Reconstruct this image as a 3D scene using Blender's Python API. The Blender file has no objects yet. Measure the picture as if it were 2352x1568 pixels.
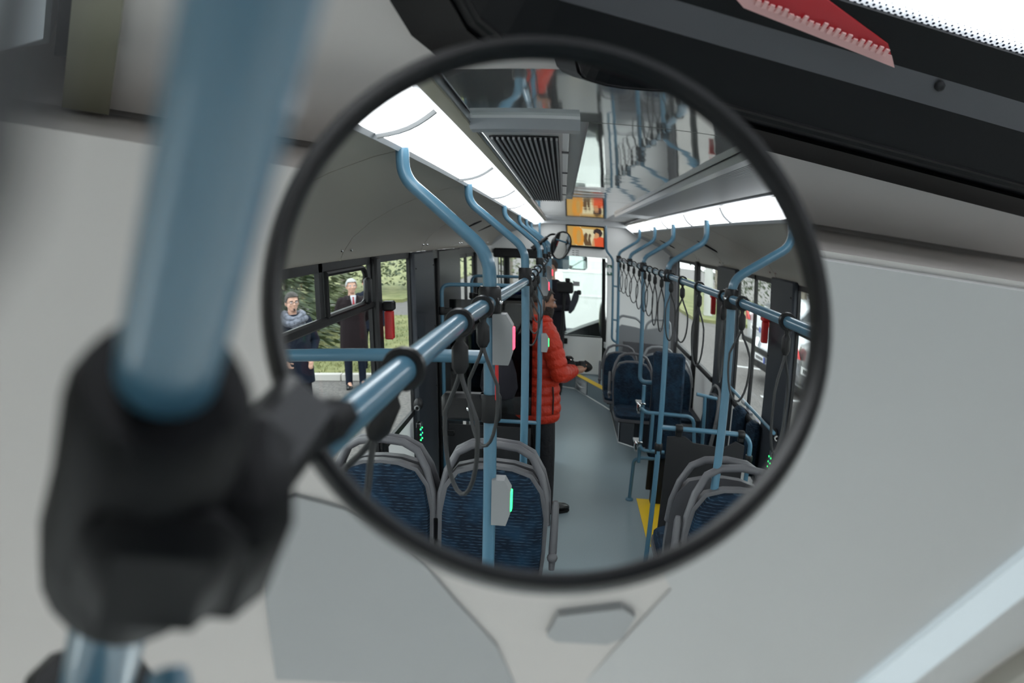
import bpy, math, random
from mathutils import Vector as V, Matrix, Euler
R = math.radians; PI = math.pi
random.seed(7)
S = bpy.context.scene; C = S.collection

# ---------------------------------------------------------------- camera, world, exposure
cam = bpy.data.objects.new('camera', bpy.data.cameras.new('camera')); C.objects.link(cam); S.camera = cam
cr, cu, cd = V((-.94634, .31221, -.08345)), V((.11876, .57612, .80869)), V((-.30057, -.75539, .58228))
cam.matrix_world = Matrix.Translation((.47794, .46608, 1.63710)) @ Matrix((cr, cu, -cd)).transposed().to_4x4()
cam.data.sensor_width = 36; cam.data.lens = 49.18; cam.data.clip_start = .02; cam.data.clip_end = 400
cam.data.dof.use_dof = True; cam.data.dof.focus_distance = 1.02; cam.data.dof.aperture_fstop = 4.2
W = bpy.data.worlds.new('overcast'); S.world = W; W.use_nodes = True
bg = W.node_tree.nodes['Background']; bg.inputs['Color'].default_value = (.93, .97, 1, 1); bg.inputs['Strength'].default_value = 1.7
S.view_settings.view_transform = 'Standard'; S.view_settings.look = 'None'; S.view_settings.gamma = 1
S.view_settings.use_curve_mapping = False; S.view_settings.exposure = 1.5
LED = 3.2
try:
    S.cycles.max_bounces = 10; S.cycles.transparent_max_bounces = 24; S.cycles.glossy_bounces = 6
except Exception: pass

# ---------------------------------------------------------------- materials
MT = {}
def mat(name, col, rough=.5, metal=0., spec=.5, emit=None, es=0, noise=None, bump=None, coat=0, alpha=1, stretch=(1, 1, 1)):
    m = bpy.data.materials.new(name); m.use_nodes = True; t = m.node_tree; b = t.nodes['Principled BSDF']
    b.inputs['Base Color'].default_value = (*col, 1); b.inputs['Roughness'].default_value = rough; b.inputs['Metallic'].default_value = metal
    b.inputs['Specular IOR Level'].default_value = spec; b.inputs['Coat Weight'].default_value = coat
    if emit: b.inputs['Emission Color'].default_value = (*emit, 1); b.inputs['Emission Strength'].default_value = es
    if noise or bump:
        tc = t.nodes.new('ShaderNodeTexCoord'); mp = t.nodes.new('ShaderNodeMapping'); mp.inputs['Scale'].default_value = stretch
        t.links.new(tc.outputs['Object'], mp.inputs['Vector'])
    if noise:
        sc, c2, lo, hi = noise; n = t.nodes.new('ShaderNodeTexNoise'); n.inputs['Scale'].default_value = sc; n.inputs['Detail'].default_value = 6
        rp = t.nodes.new('ShaderNodeValToRGB'); rp.color_ramp.elements[0].position = lo; rp.color_ramp.elements[1].position = hi
        rp.color_ramp.elements[0].color = (*col, 1); rp.color_ramp.elements[1].color = (*c2, 1)
        t.links.new(mp.outputs[0], n.inputs['Vector']); t.links.new(n.outputs['Fac'], rp.inputs['Fac']); t.links.new(rp.outputs['Color'], b.inputs['Base Color'])
    if bump:
        sc, st = bump; n = t.nodes.new('ShaderNodeTexNoise'); n.inputs['Scale'].default_value = sc; n.inputs['Detail'].default_value = 2
        bp = t.nodes.new('ShaderNodeBump'); bp.inputs['Strength'].default_value = st; bp.inputs['Distance'].default_value = .02
        t.links.new(mp.outputs[0], n.inputs['Vector']); t.links.new(n.outputs['Fac'], bp.inputs['Height']); t.links.new(bp.outputs['Normal'], b.inputs['Normal'])
    MT[name] = m; return m
mat('blue_paint', (.068, .165, .24), .30, 0, .5, coat=.25)
mat('black_plastic', (.009, .009, .010), .42, 0, .3)
mat('black_rubber', (.010, .010, .011), .5, 0, .3)
mat('rubber_matte', (.005, .005, .006), .6, 0, .15)
mat('rim_black', (.006, .006, .007), .38, 0, .35)
mat('hatch_black', (.004, .004, .005), .45, 0, .22)
mat('dark_panel', (.028, .032, .041), .5, 0, .35)
mat('black_matte', (.008, .008, .01), .7)
mat('seat_plastic', (.085, .083, .092), .42)
mat('pale_seat_plastic', (.20, .205, .215), .4)
mat('cove', (.42, .395, .345), .45, bump=(3, .05))
mat('ceiling_beige', (.68, .63, .60), .4)
mat('ceiling_pale_grey', (.60, .59, .585), .4)
mat('ceiling_grey', (.42, .425, .43), .4)
mat('white_panel', (.90, .90, .89), .4)
mat('trim_grey', (.45, .46, .47), .35, .3)
mat('olive_trim', (.25, .235, .17), .45)
mat('ac_grey', (.68, .68, .67), .35, .5)
mat('alu', (.6, .62, .64), .3, 1)
mat('chrome', (.85, .86, .87), .12, 1)
mat('floor_vinyl', (.20, .25, .28), .33, noise=(260, (.27, .325, .355), .35, .7))
mat('floor_side', (.2, .25, .28), .45)
mat('yellow', (.85, .55, .02), .4)
mat('grey_box', (.24, .245, .25), .45)
mat('led_red', (.5, .02, .03), .4, emit=(1, .03, .06), es=3)
mat('led_green', (.02, .5, .1), .4, emit=(.02, 1, .15), es=2.2)
mat('led_white', (.9, .9, .9), .4, emit=(.93, .97, 1), es=LED)
mat('diffuser_faint', (.6, .66, .7), .3, emit=(.8, .93, 1), es=.10)  # faint glow for the strip's end diffuser and the rear bay trim
mat('ceiling_gloss', (.86, .87, .85), .05, .85, bump=(1.5, .16), stretch=(.8, 1.5, 1))
mat('mirror', (.71, .715, .71), 0, 1)
mat('red_plastic', (.5, .012, .012), .4)
mat('sticker_red', (.55, .02, .03), .4); mat('sticker_pink', (.75, .42, .40), .4)
mat('skin', (.58, .33, .24), .5); mat('skin_tan', (.34, .17, .11), .5)
mat('hair_dark', (.025, .018, .014), .6, bump=(90, .5)); mat('hair_white', (.42, .42, .42), .6, bump=(90, .5))
mat('coat_black', (.016, .015, .02), .9, 0, .15); mat('coat_navy', (.010, .014, .026), .9, 0, .15); mat('coat_plum', (.013, .008, .010), .85, 0, .2)
mat('trouser_black', (.008, .008, .011), .8, bump=(30, .4))
mat('scarf', (.09, .10, .13), .9, noise=(26, (.19, .20, .25), .4, .6), bump=(60, .4))
mat('shirt', (.7, .72, .8), .6); mat('tie_red', (.35, .02, .03), .5)
mat('puffer', (.46, .024, .006), .5, 0, .35, bump=(34, .55)); mat('shoe', (.012, .012, .013), .3); mat('sole', (.7, .7, .7), .5)
mat('asphalt', (.10, .095, .095), .9, noise=(26, (.18, .165, .155), .35, .65), bump=(90, .5))
mat('kerb', (.5, .48, .45), .8); mat('road_grey', (.2, .2, .21), .8)
mat('grass', (.12, .14, .045), .9, noise=(2.2, (.24, .24, .10), .35, .65), bump=(30, .8))
mat('leaf_dark', (.030, .05, .022), .6, noise=(3, (.075, .10, .045), .3, .7)); mat('leaf_mid', (.065, .09, .04), .6, noise=(3, (.15, .17, .08), .3, .7))
mat('bark', (.13, .10, .08), .9, noise=(5, (.3, .27, .23), .4, .6), stretch=(6, 6, 1))
mat('car_white', (.62, .64, .67), .2, 0, .6, coat=.6); mat('car_silver', (.40, .42, .45), .22, .2, coat=.6); mat('car_dark', (.10, .105, .12), .25, .3, coat=.6)
mat('car_glass', (.03, .035, .04), .05); mat('plate_white', (.8, .8, .8), .4); mat('plate_blue', (.02, .06, .4), .4)
mat('concrete', (.5, .5, .48), .8); mat('white_line', (.75, .75, .75), .7)
mat('house_white', (.7, .7, .7), .7); mat('shutter_green', (.03, .12, .05), .6, ); mat('gutter', (.3, .2, .18), .6)
mat('coach_white', (.95, .94, .92), .35)
mat('strap_grey', (.022, .023, .025), .5)
mat('sign_green', (.02, .16, .08), .5)
mat('lens_glass', (.2, .22, .25), .1)
def fabric():
    m = mat('fabric', (.012, .028, .06), .85); t = m.node_tree; b = t.nodes['Principled BSDF']; N = t.nodes.new; L = t.links.new
    tc = N('ShaderNodeTexCoord'); n = N('ShaderNodeTexNoise'); n.inputs['Scale'].default_value = 11; L(tc.outputs['Object'], n.inputs['Vector'])
    mp = N('ShaderNodeMapping'); mp.inputs['Scale'].default_value = (38, 38, 520); L(tc.outputs['Object'], mp.inputs['Vector'])
    n2 = N('ShaderNodeTexNoise'); n2.inputs['Scale'].default_value = 1; n2.inputs['Detail'].default_value = 1; L(mp.outputs[0], n2.inputs['Vector'])
    w = N('ShaderNodeTexWave'); w.bands_direction = 'Z'; w.inputs['Scale'].default_value = 26; L(tc.outputs['Object'], w.inputs['Vector'])
    r1 = N('ShaderNodeValToRGB'); r1.color_ramp.elements[0].position = .42; r1.color_ramp.elements[1].position = .72
    r1.color_ramp.elements[0].color = (.005, .010, .020, 1); r1.color_ramp.elements[1].color = (.009, .028, .055, 1); L(n.outputs['Fac'], r1.inputs['Fac'])
    mu = N('ShaderNodeMath'); mu.operation = 'MULTIPLY'; L(n2.outputs['Fac'], mu.inputs[0]); L(w.outputs['Fac'], mu.inputs[1])
    r2 = N('ShaderNodeValToRGB'); r2.color_ramp.elements[0].position = .42; r2.color_ramp.elements[1].position = .56; L(mu.outputs[0], r2.inputs['Fac'])
    mx = N('ShaderNodeMixRGB'); mx.inputs['Color2'].default_value = (.032, .060, .092, 1); L(r2.outputs['Color'], mx.inputs['Fac']); L(r1.outputs['Color'], mx.inputs['Color1'])
    L(mx.outputs[0], b.inputs['Base Color']); b.inputs['Specular IOR Level'].default_value = .15
fabric()
def glassmat(name, tint, refl=.06, dots=None):
    m = bpy.data.materials.new(name); m.use_nodes = True; t = m.node_tree; t.nodes.clear(); N = t.nodes.new; L = t.links.new
    o = N('ShaderNodeOutputMaterial'); a = N('ShaderNodeBsdfTransparent'); a.inputs['Color'].default_value = (*tint, 1)
    g = N('ShaderNodeBsdfGlossy'); g.inputs['Roughness'].default_value = .01; x = N('ShaderNodeMixShader'); x.inputs['Fac'].default_value = refl
    L(a.outputs[0], x.inputs[1]); L(g.outputs[0], x.inputs[2]); L(x.outputs[0], o.inputs['Surface']); MT[name] = m
glassmat('window_glass', (.90, .93, .92), .03); glassmat('smoked_glass', (.16, .17, .19), .06)
def frit():
    # white translucent roof-hatch dome with a printed ceramic dot border
    m = bpy.data.materials.new('frit_glass'); m.use_nodes = True; t = m.node_tree; t.nodes.clear(); N = t.nodes.new; L = t.links.new
    o = N('ShaderNodeOutputMaterial'); a = N('ShaderNodeBsdfTranslucent'); a.inputs['Color'].default_value = (.93, .95, .97, 1)
    d = N('ShaderNodeBsdfTransparent'); d.inputs['Color'].default_value = (.95, .97, 1, 1); x = N('ShaderNodeMixShader'); x.inputs['Fac'].default_value = .45
    k = N('ShaderNodeBsdfDiffuse'); k.inputs['Color'].default_value = (.02, .03, .06, 1); y = N('ShaderNodeMixShader')
    tc = N('ShaderNodeTexCoord'); mp = N('ShaderNodeMapping'); mp.inputs['Scale'].default_value = (1150, 1150, 1150); L(tc.outputs['Object'], mp.inputs['Vector'])
    sx = N('ShaderNodeSeparateXYZ'); L(mp.outputs[0], sx.inputs[0])
    s1 = N('ShaderNodeMath'); s1.operation = 'SINE'; s2 = N('ShaderNodeMath'); s2.operation = 'SINE'; L(sx.outputs[0], s1.inputs[0]); L(sx.outputs[1], s2.inputs[0])
    pr = N('ShaderNodeMath'); pr.operation = 'MULTIPLY'; L(s1.outputs[0], pr.inputs[0]); L(s2.outputs[0], pr.inputs[1])
    sy = N('ShaderNodeSeparateXYZ'); L(tc.outputs['Object'], sy.inputs[0])
    mr = N('ShaderNodeMapRange'); mr.inputs['From Min'].default_value = -.318; mr.inputs['From Max'].default_value = -.304; mr.inputs['To Min'].default_value = -.4; mr.inputs['To Max'].default_value = .93
    L(sy.outputs[1], mr.inputs['Value']); gt = N('ShaderNodeMath'); gt.operation = 'GREATER_THAN'; L(pr.outputs[0], gt.inputs[0]); L(mr.outputs[0], gt.inputs[1])
    L(a.outputs[0], x.inputs[1]); L(d.outputs[0], x.inputs[2]); L(x.outputs[0], y.inputs[1]); L(k.outputs[0], y.inputs[2]); L(gt.outputs[0], y.inputs['Fac']); L(y.outputs[0], o.inputs['Surface']); MT['frit_glass'] = m
frit()

# ---------------------------------------------------------------- mesh helpers
class MB:
    def __init__(s): s.v = []; s.f = []
    def add(s, vs, fs):
        k = len(s.v); s.v += [V(p) for p in vs]; s.f += [tuple(i + k for i in f) for f in fs]; return s
    def box(s, lo, hi, rot=None, bev=0):
        lo, hi = V(lo), V(hi)
        if bev:
            b = min(bev, *[(hi[i] - lo[i]) * .49 for i in range(3)])
            pts = []; c = (lo + hi) / 2; h = (hi - lo) / 2
            for sx in (-1, 1):
                for sy in (-1, 1):
                    for sz in (-1, 1):
                        sg = (sx, sy, sz)
                        for ax in range(3): pts.append(V([sg[i] * (h[i] if i == ax else h[i] - b) for i in range(3)]))
            if rot: pts = [rot @ p for p in pts]
            fs = []; I = lambda x, y, z, a: ((x * 2 + y) * 2 + z) * 3 + a
            for ax in range(3):
                o1, o2 = (ax + 1) % 3, (ax + 2) % 3
                for sg in (0, 1):
                    q = []
                    for a, b_ in ((0, 0), (1, 0), (1, 1), (0, 1)):
                        k = [0, 0, 0]; k[ax] = sg; k[o1] = a; k[o2] = b_; q.append(I(*k, ax))
                    fs.append(q if sg else q[::-1])
                for a in (0, 1):
                    for b_ in (0, 1):
                        k0 = [0, 0, 0]; k1 = [0, 0, 0]; k0[o1] = k1[o1] = a; k0[o2] = k1[o2] = b_; k0[ax] = 0; k1[ax] = 1
                        fs.append([I(*k0, o1), I(*k1, o1), I(*k1, o2), I(*k0, o2)])
            for x in (0, 1):
                for y in (0, 1):
                    for z in (0, 1): fs.append([I(x, y, z, 0), I(x, y, z, 1), I(x, y, z, 2)])
            return s.add([p + c for p in pts], fs)
        c = (lo + hi) / 2; P = [V((x, y, z)) for x in (lo.x, hi.x) for y in (lo.y, hi.y) for z in (lo.z, hi.z)]
        if rot: P = [rot @ (p - c) + c for p in P]
        return s.add(P, [(0, 1, 3, 2), (4, 6, 7, 5), (0, 4, 5, 1), (2, 3, 7, 6), (0, 2, 6, 4), (1, 5, 7, 3)])
    def rings(s, rs, caps=True, closed=False):
        n = len(rs[0]); vs = [p for r in rs for p in r]; fs = []
        m = len(rs)
        for i in range(m if closed else m - 1):
            a = i * n; b = ((i + 1) % m) * n
            for j in range(n): fs.append((a + j, a + (j + 1) % n, b + (j + 1) % n, b + j))
        if caps and not closed: fs += [tuple(range(n))[::-1], tuple((m - 1) * n + j for j in range(n))]
        return s.add(vs, fs)
    def tube(s, pts, r, seg=12, closed=False, flat=1.):
        pts = [V(p) for p in pts]; rr = r if isinstance(r, (list, tuple)) else [r] * len(pts); rs = []
        up = None; n = len(pts)
        for i, p in enumerate(pts):
            a = pts[(i - 1) % n] if closed or i else p; b = pts[(i + 1) % n] if closed or i < n - 1 else p
            d = (b - a).normalized()
            if up is None: up = d.orthogonal().normalized() if abs(d.z) > .95 else d.cross(V((0, 0, 1))).normalized()
            up = (up - d * up.dot(d)).normalized(); w = d.cross(up)
            rs.append([p + (up * math.cos(t) * flat + w * math.sin(t)) * rr[i] for t in [2 * PI * k / seg for k in range(seg)]])
        return s.rings(rs, True, closed)
    def lathe(s, prof, seg=48, M=None, closed=False):
        rs = [[V((r * math.cos(t), r * math.sin(t), z)) for t in [2 * PI * k / seg for k in range(seg)]] for r, z in prof]
        if M is not None: rs = [[M @ p for p in r] for r in rs]
        return s.rings(rs, True, closed)
    def prism(s, outline, f, d):
        # outline: 2D points, f(u,v)->3D point, d: 3D extrusion vector
        n = len(outline); a = [V(f(*p)) for p in outline]; d = V(d); b = [p + d for p in a]
        return s.add(a + b, [tuple(range(n))[::-1], tuple(range(n, 2 * n))] + [(i, (i + 1) % n, (i + 1) % n + n, i + n) for i in range(n)])
    def sphere(s, c, r, seg=14, rg=8):
        r = V(r) if hasattr(r, '__len__') else V((r, r, r)); c = V(c)
        rs = [[c + V((r.x * math.sin(a) * math.cos(t), r.y * math.sin(a) * math.sin(t), -r.z * math.cos(a))) for t in [2 * PI * k / seg for k in range(seg)]] for a in [PI * (i + .02) / (rg + .04) for i in range(rg + 1)]]
        return s.rings(rs)
    def mesh(s, name, m, smooth=True):
        me = bpy.data.meshes.new(name); me.from_pydata([tuple(p) for p in s.v], [], s.f); me.update()
        import bmesh
        b = bmesh.new(); b.from_mesh(me); bmesh.ops.recalc_face_normals(b, faces=b.faces); b.to_mesh(me); b.free()
        me.materials.append(MT[m] if isinstance(m, str) else m)
        if smooth:
            for p in me.polygons: p.use_smooth = True
            try: me.set_sharp_from_angle(angle=R(38))
            except Exception: pass
        return me
    def build(s, name, m, parent=None, smooth=True, loc=None):
        o = bpy.data.objects.new(name, s.mesh(name, m, smooth)); C.objects.link(o)
        if parent: o.parent = parent
        if loc: o.location = loc
        return o
def fillet(pts, r, n=5):
    pts = [V(p) for p in pts]; out = [pts[0]]
    for i in range(1, len(pts) - 1):
        a, p, b = pts[i - 1], pts[i], pts[i + 1]; k = min(r, (a - p).length * .45, (b - p).length * .45)
        s, e = p + (a - p).normalized() * k, p + (b - p).normalized() * k
        for j in range(n + 1):
            t = j / n; out.append(s * (1 - t) ** 2 + p * 2 * t * (1 - t) + e * t * t)
    return out + [pts[-1]]
def tag(o, label=None, cat=None, group=None, kind=None):
    for k, v in (('label', label), ('category', cat), ('group', group), ('kind', kind)):
        if v: o[k] = v
    return o
def thing(name, label, cat, loc=(0, 0, 0), rz=0, group=None):
    o = bpy.data.objects.new(name, None); C.objects.link(o); o.location = loc; o.rotation_euler = (0, 0, rz); o.empty_display_size = .05
    return tag(o, label, cat, group)
def struct(mb, name, m, smooth=False, parent=None, label=None):
    o = mb.build(name, m, parent, smooth)
    if parent is None: o['kind'] = 'structure'
    if label: o['label'] = label
    return o
def dup(root, loc=None, rz=None, label=None, group=None):
    def cp(o, par):
        c = o.copy(); C.objects.link(c); c.parent = par
        for ch in o.children: cp(ch, c)
        return c
    kids = list(root.children); r = root.copy(); C.objects.link(r)
    for ch in kids: cp(ch, r)
    if loc is not None: r.location = loc
    if rz is not None: r.rotation_euler = (0, 0, rz)
    if label: r['label'] = label
    if group: r['group'] = group
    return r
def rrect(w, h, r, n=5, cx=0, cy=0):
    out = []
    for qx, qy, a0 in ((1, 1, 0), (-1, 1, 90), (-1, -1, 180), (1, -1, 270)):
        for i in range(n + 1):
            a = R(a0 + 90 * i / n); out.append((cx + qx * (w / 2 - r) + r * math.cos(a), cy + qy * (h / 2 - r) + r * math.sin(a)))
    return out

# ---------------------------------------------------------------- bus shell (x + = door side, y + = front of bus, z up)
fl = MB(); fl.box((-1.24, -2.3, -.06), (1.24, 9.95, 0)); struct(fl, 'floor', 'floor_vinyl')
roof = MB(); 
for lo, hi in (((-1.28, -2.35, 2.46), (1.28, -.14, 2.52)), ((-1.28, .70, 2.46), (1.28, 10, 2.52)), ((-1.28, -.14, 2.46), (-.34, .70, 2.52)), ((.28, -.14, 2.46), (1.28, .70, 2.52))): roof.box(lo, hi)
struct(roof, 'roof', 'coach_white')
TOPZ = 1.93
def wall(side, x0, x1, segs, low):
    w = MB()
    for y0, y1, z0, z1 in segs: w.box((x0, y0, z0), (x1, y1, z1))
    return struct(w, 'wall_' + side, low)
wr = wall('right', 1.20, 1.212, [(-2.3, 4.09, -.3, .92), (-2.3, -1.9, .92, 2.5), (-.45, .2, .92, 2.5), (-2.3, 9.9, 1.97, 2.5), (6.9, 8.85, -.3, 1.97), (9.78, 9.95, -.3, 1.97)], 'white_panel')
wl = wall('left', -1.212, -1.20, [(-2.3, 9.9, -.3, .84), (-2.3, -1.9, .84, 2.5), (-.45, .3, .84, 2.5), (-2.3, 9.9, 1.95, 2.5), (7.62, 8.3, .84, 1.95), (9.78, 9.95, -.3, 1.97)], 'white_panel')
def pillar(par, x0, x1, y0, y1, z0=.0, z1=1.965, m='dark_panel', screws=True):
    p = MB(); p.box((x0, y0, z0), (x1, y1, z1), bev=.012); o = p.build('pillar', m, par)
    if screws:
        s = MB(); xs = x0 if x0 > 0 else x1
        for yy in (y0 + .035, y1 - .035):
            for zz in (1.86, 1.42, .98): s.sphere((xs, yy, zz), .006, 6, 4)
        s.build('screws', 'black_rubber', o)
    return o
pillar(wr, 1.16, 1.206, 3.49, 4.088); pillar(wr, 1.16, 1.206, 2.70, 2.785, .9, m='black_plastic', screws=False)
pillar(wr, 1.16, 1.206, 4.27, 5.234, m='black_plastic', screws=False); pillar(wr, 1.16, 1.206, 6.30, 6.95, m='black_plastic', screws=False)
pillar(wl, -1.206, -1.16, 3.42, 3.873); pillar(wl, -1.206, -1.16, 4.79, 5.427); pillar(wl, -1.206, -1.16, 7.60, 8.12, m='seat_plastic'); pillar(wl, -1.206, -1.165, 6.37, 6.50, m='black_plastic', screws=False)
wb = MB()
for lo, hi in (((-1.21, -2.36, -.3), (1.21, -2.28, 1.0)), ((-1.21, -2.36, 1.0), (-1.0, -2.28, 2.5)), ((1.0, -2.36, 1.0), (1.21, -2.28, 2.5)), ((-1.0, -2.36, 1.98), (1.0, -2.28, 2.5))): wb.box(lo, hi)
struct(wb, 'wall_back', 'ceiling_beige')
WN = [0]
def window(x, y0, y1, z0, z1, bars=(), rail=None, tilt=False):
    """side window in the plane x: rubber frame, glass, optional mullions and a hopper rail"""
    WN[0] += 1; s = 1 if x > 0 else -1; f = MB(); t = .035
    f.box((x - .012, y0, z0), (x + .008, y1, z0 + t)); f.box((x - .012, y0, z1 - t), (x + .008, y1, z1)); f.box((x - .012, y0, z0), (x + .008, y0 + .022, z1)); f.box((x - .012, y1 - .022, z0), (x + .008, y1, z1))
    o = struct(f, 'window_%d' % WN[0], 'black_rubber')
    g = MB(); g.box((x - .001, y0 + .01, z0 + .01), (x + .003, y1 - .01, z1 - .01)); g.build('pane', 'window_glass', o, False)
    for b in bars:
        m = MB(); m.box((x - .012, b - .02, rail or z0), (x + .008, b + .02, z1)); m.build('mullion', 'black_plastic', o, False)
    if rail:
        m = MB(); m.box((x - .02, y0, rail - .02), (x + .008, y1, rail + .02), bev=.008); m.build('rail', 'black_plastic', o, False)
    return o
w1 = window(1.2, .2, 2.71, .92, 1.965, bars=(.75, 2.04), rail=1.725)
# inner hopper sash with rounded corner on the window by the rear seats
h = MB(); h.tube(fillet([(1.185, 2.08, 1.92), (1.185, 2.60, 1.92), (1.185, 2.60, 1.745), (1.185, 2.08, 1.745)], .09, 6), .013, 8, True); h.build('sash', 'black_plastic', w1)
h = MB(); h.box((1.15, 2.545, 1.74), (1.185, 2.60, 1.87), bev=.012); h.build('latch', 'black_plastic', w1)
window(1.2, 2.77, 3.50, .92, 1.965); window(1.2, -1.9, -.45, .92, 1.965)
window(-1.2, 3.86, 4.80, .84, 1.95, bars=(4.33,)); window(-1.2, .3, 3.43, .84, 1.95, bars=(1.2, 2.4), rail=1.66)
window(-1.2, 5.42, 6.38, .84, 1.95); window(-1.2, 6.49, 7.61, .84, 1.95); window(-1.2, -1.9, -.45, .84, 1.95); window(-1.2, 8.3, 9.78, .75, 1.95)
# sill mouldings under the driver-side glass
TN = [0]
def trim(mb, m, smooth=False, label=None):
    TN[0] += 1; return struct(mb, 'trim_%d' % TN[0], m, smooth, None, label)
for y0, y1 in ((3.873, 4.617), (5.427, 6.149), (6.484, 7.358), (.3, 3.29)):
    m = MB(); m.box((-1.2, y0, .85), (-1.145, y1, .905), bev=.01); m.box((-1.144, y0 + .05, .865), (-1.141, y1 - .05, .89)); trim(m, 'black_rubber')
# middle door (closed double leaf) and front door on the door side
def door(n, y0, y1, leaves, z1=1.965):
    f = MB(); f.box((1.17, y0, -.02), (1.21, y1, .04)); f.box((1.17, y0, z1 - .06), (1.21, y1, z1)); o = struct(f, 'door_%d' % n, 'black_plastic')
    for a, b in leaves:
        l = MB(); t = .035; l.box((1.19, a, .04), (1.212, a + t, z1 - .06)); l.box((1.19, b - t, .04), (1.212, b, z1 - .06)); l.box((1.19, a, .04), (1.212, b, .14)); l.box((1.19, a, z1 - .1), (1.212, b, z1 - .06))
        lf = l.build('leaf', 'black_rubber', o, False); g = MB(); g.box((1.199, a + t, .14), (1.203, b - t, z1 - .1)); g.build('pane', 'window_glass', lf, False)
door(1, 4.09, 4.27, ((4.09, 4.27),)); door(2, 5.234, 6.30, ((5.234, 5.77), (5.77, 6.30))); door(3, 8.85, 9.78, ((8.85, 9.31), (9.31, 9.78)))

m = MB(); m.box((-1.0, -2.33, 1.0), (1.0, -2.32, 1.98)); g = struct(m, 'window_30', 'window_glass')
m = MB(); m.box((-1.19, -2.28, 0), (1.19, -1.0, .62)); m.box((-1.19, -2.28, .62), (1.19, -2.0, .98)); trim(m, 'white_panel', label='unseen pale raised deck added at the rear to bounce light')  # deck out of view, added and kept pale to bounce light onto the ceiling
# cove panels that close the corner between window tops and light strips
covR = [(1.20, 1.965), (1.185, 2.0), (1.14, 2.065), (1.06, 2.13), (.96, 2.185), (.84, 2.235), (.72, 2.27), (.652, 2.283)]
covL = [(-1.20, 1.945), (-1.185, 1.985), (-1.14, 2.04), (-1.06, 2.095), (-.96, 2.14), (-.84, 2.18), (-.74, 2.215), (-.662, 2.245)]
YJ = [-2.2, -.2, .25, 1.25, 2.3, 3.85, 5.3, 6.35, 7.3, 8.08]
for prof, side in ((covR, 'right'), (covL, 'left')):
    root = struct(MB().prism([(p[0], p[1] + .045) for p in prof] + [(p[0], p[1] + .03) for p in prof[::-1]], lambda u, v: (u, -2.28, v), (0, 10.4, 0)), 'cove_' + side, 'seat_plastic')
    for i in range(len(YJ) - 1):
        a, b = YJ[i] + .005, YJ[i + 1] - .005
        pts = prof + [(p[0], p[1] + .03) for p in prof[::-1]]
        MB().prism(pts, lambda u, v: (u, a, v), (0, b - a, 0)).build('panel', 'cove', root)
    sc = MB()
    for i in range(1, len(YJ)):
        for dy in (-.06, .06):
            p = prof[1]; sc.sphere((p[0] * .985, YJ[i] + dy, p[1] + .01), (.007, .007, .007), 6, 4)
    sc.build('screws', 'chrome', root)['kind'] = 'stuff'
# black oval recesses of the cove speakers
def oval(x, y, z, ny, label, prof):
    o = MB(); sgn = 1 if x > 0 else -1; sl = math.atan2(.09 if x > 0 else .085, .2)
    rs = [[V((x + sgn * math.cos(t) * .10 * k * math.cos(sl), y + math.sin(t) * .028 * k, z - math.cos(t) * .10 * k * math.sin(sl) + dz)) for t in [2 * PI * i / 20 for i in range(20)]] for k, dz in ((1, .01), (1, -.012), (.8, -.014))]
    o.rings(rs); tag(o.build('speaker', 'black_matte'), label, 'speaker', 'oval cove speakers')
oval(1.0, 4.79, 2.168, 0, 'black oval speaker in door-side cove behind the second sloping pole', 0)
oval(1.0, 5.75, 2.168, 0, 'black oval speaker in door-side cove nearest the front of bus', 0)
oval(-.98, 5.07, 2.132, 0, 'black oval speaker in driver-side cove above the rear-facing seats', 0)
oval(-.98, 7.2, 2.132, 0, 'small far black oval speaker in driver-side cove by the cab', 0)

# ceiling: glossy panels, beige rear bay around the hatch, lowered rear bay behind the step
cg = MB(); cg.box((-.60, .715, 2.37), (.55, 8.1, 2.42)); ce = struct(cg, 'ceiling', 'ceiling_grey')
yj = [.715, 1.2, 3.9, 6.4, 8.06]
for i in range(4): MB().box((-.21, yj[i] + .004, 2.345), (.20 if i == 1 else .46, yj[i + 1] - .004, 2.37)).build('panel', 'ceiling_gloss', ce, False)
b_ = MB(); b_.box((-.60, -.24, 2.335), (-.325, .715, 2.40)); b_.box((.265, -.24, 2.335), (.472, .715, 2.40)); b_.box((-.325, -.24, 2.335), (.265, -.125, 2.40)); b_.box((-.325, .68, 2.335), (.265, .715, 2.40)); b_.build('panel', 'ceiling_beige', ce, False)
rb = MB(); rb.prism([(-.20, 2.27), (-.206, 2.275), (-.25, 2.34), (-.25, 2.44), (-2.28, 2.44), (-2.28, 2.05), (-1.9, 2.12), (-1.5, 2.22), (-1.2, 2.26), (-.9, 2.27)], lambda u, v: (-.66, u, v), (1.31, 0, 0)); rb.build('panel', 'ceiling_beige', ce, False)
# grey covers on the rear bay
def plate(pts, z, th, m, name='cover'):
    return MB().prism(pts, lambda u, v: (u, v, z), (0, 0, -th)).build(name, m, ce, False)
plate([(.212, -1.02), (.298, -.66), (.292, -.63), (.270, -.614), (.22, -.63), (.17, -.665), (.12, -.725), (.066, -.80), (-.01, -.90), (-.076, -1.02)], 2.272, .006, 'ceiling_grey')
plate([(-.148, -1.02), (-.152, -.74), (.05, -.45), (.05, -.207), (-.645, -.207), (-.645, -1.02)], 2.272, .005, 'ceiling_pale_grey')
plate([(-.05, -.81), (-.112, -.782), (-.135, -.80), (-.142, -.855), (-.13, -.872), (-.07, -.872), (-.055, -.86)], 2.270, .008, 'ceiling_grey', 'hatch_tab')
plate([(-.50, -1.5), (-.485, -.3), (-.535, -.3), (-.575, -1.5)], 2.2675, .010, 'diffuser_faint', 'trim_strip')  # brightness of this trim comes from a faint glow in its material
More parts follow.
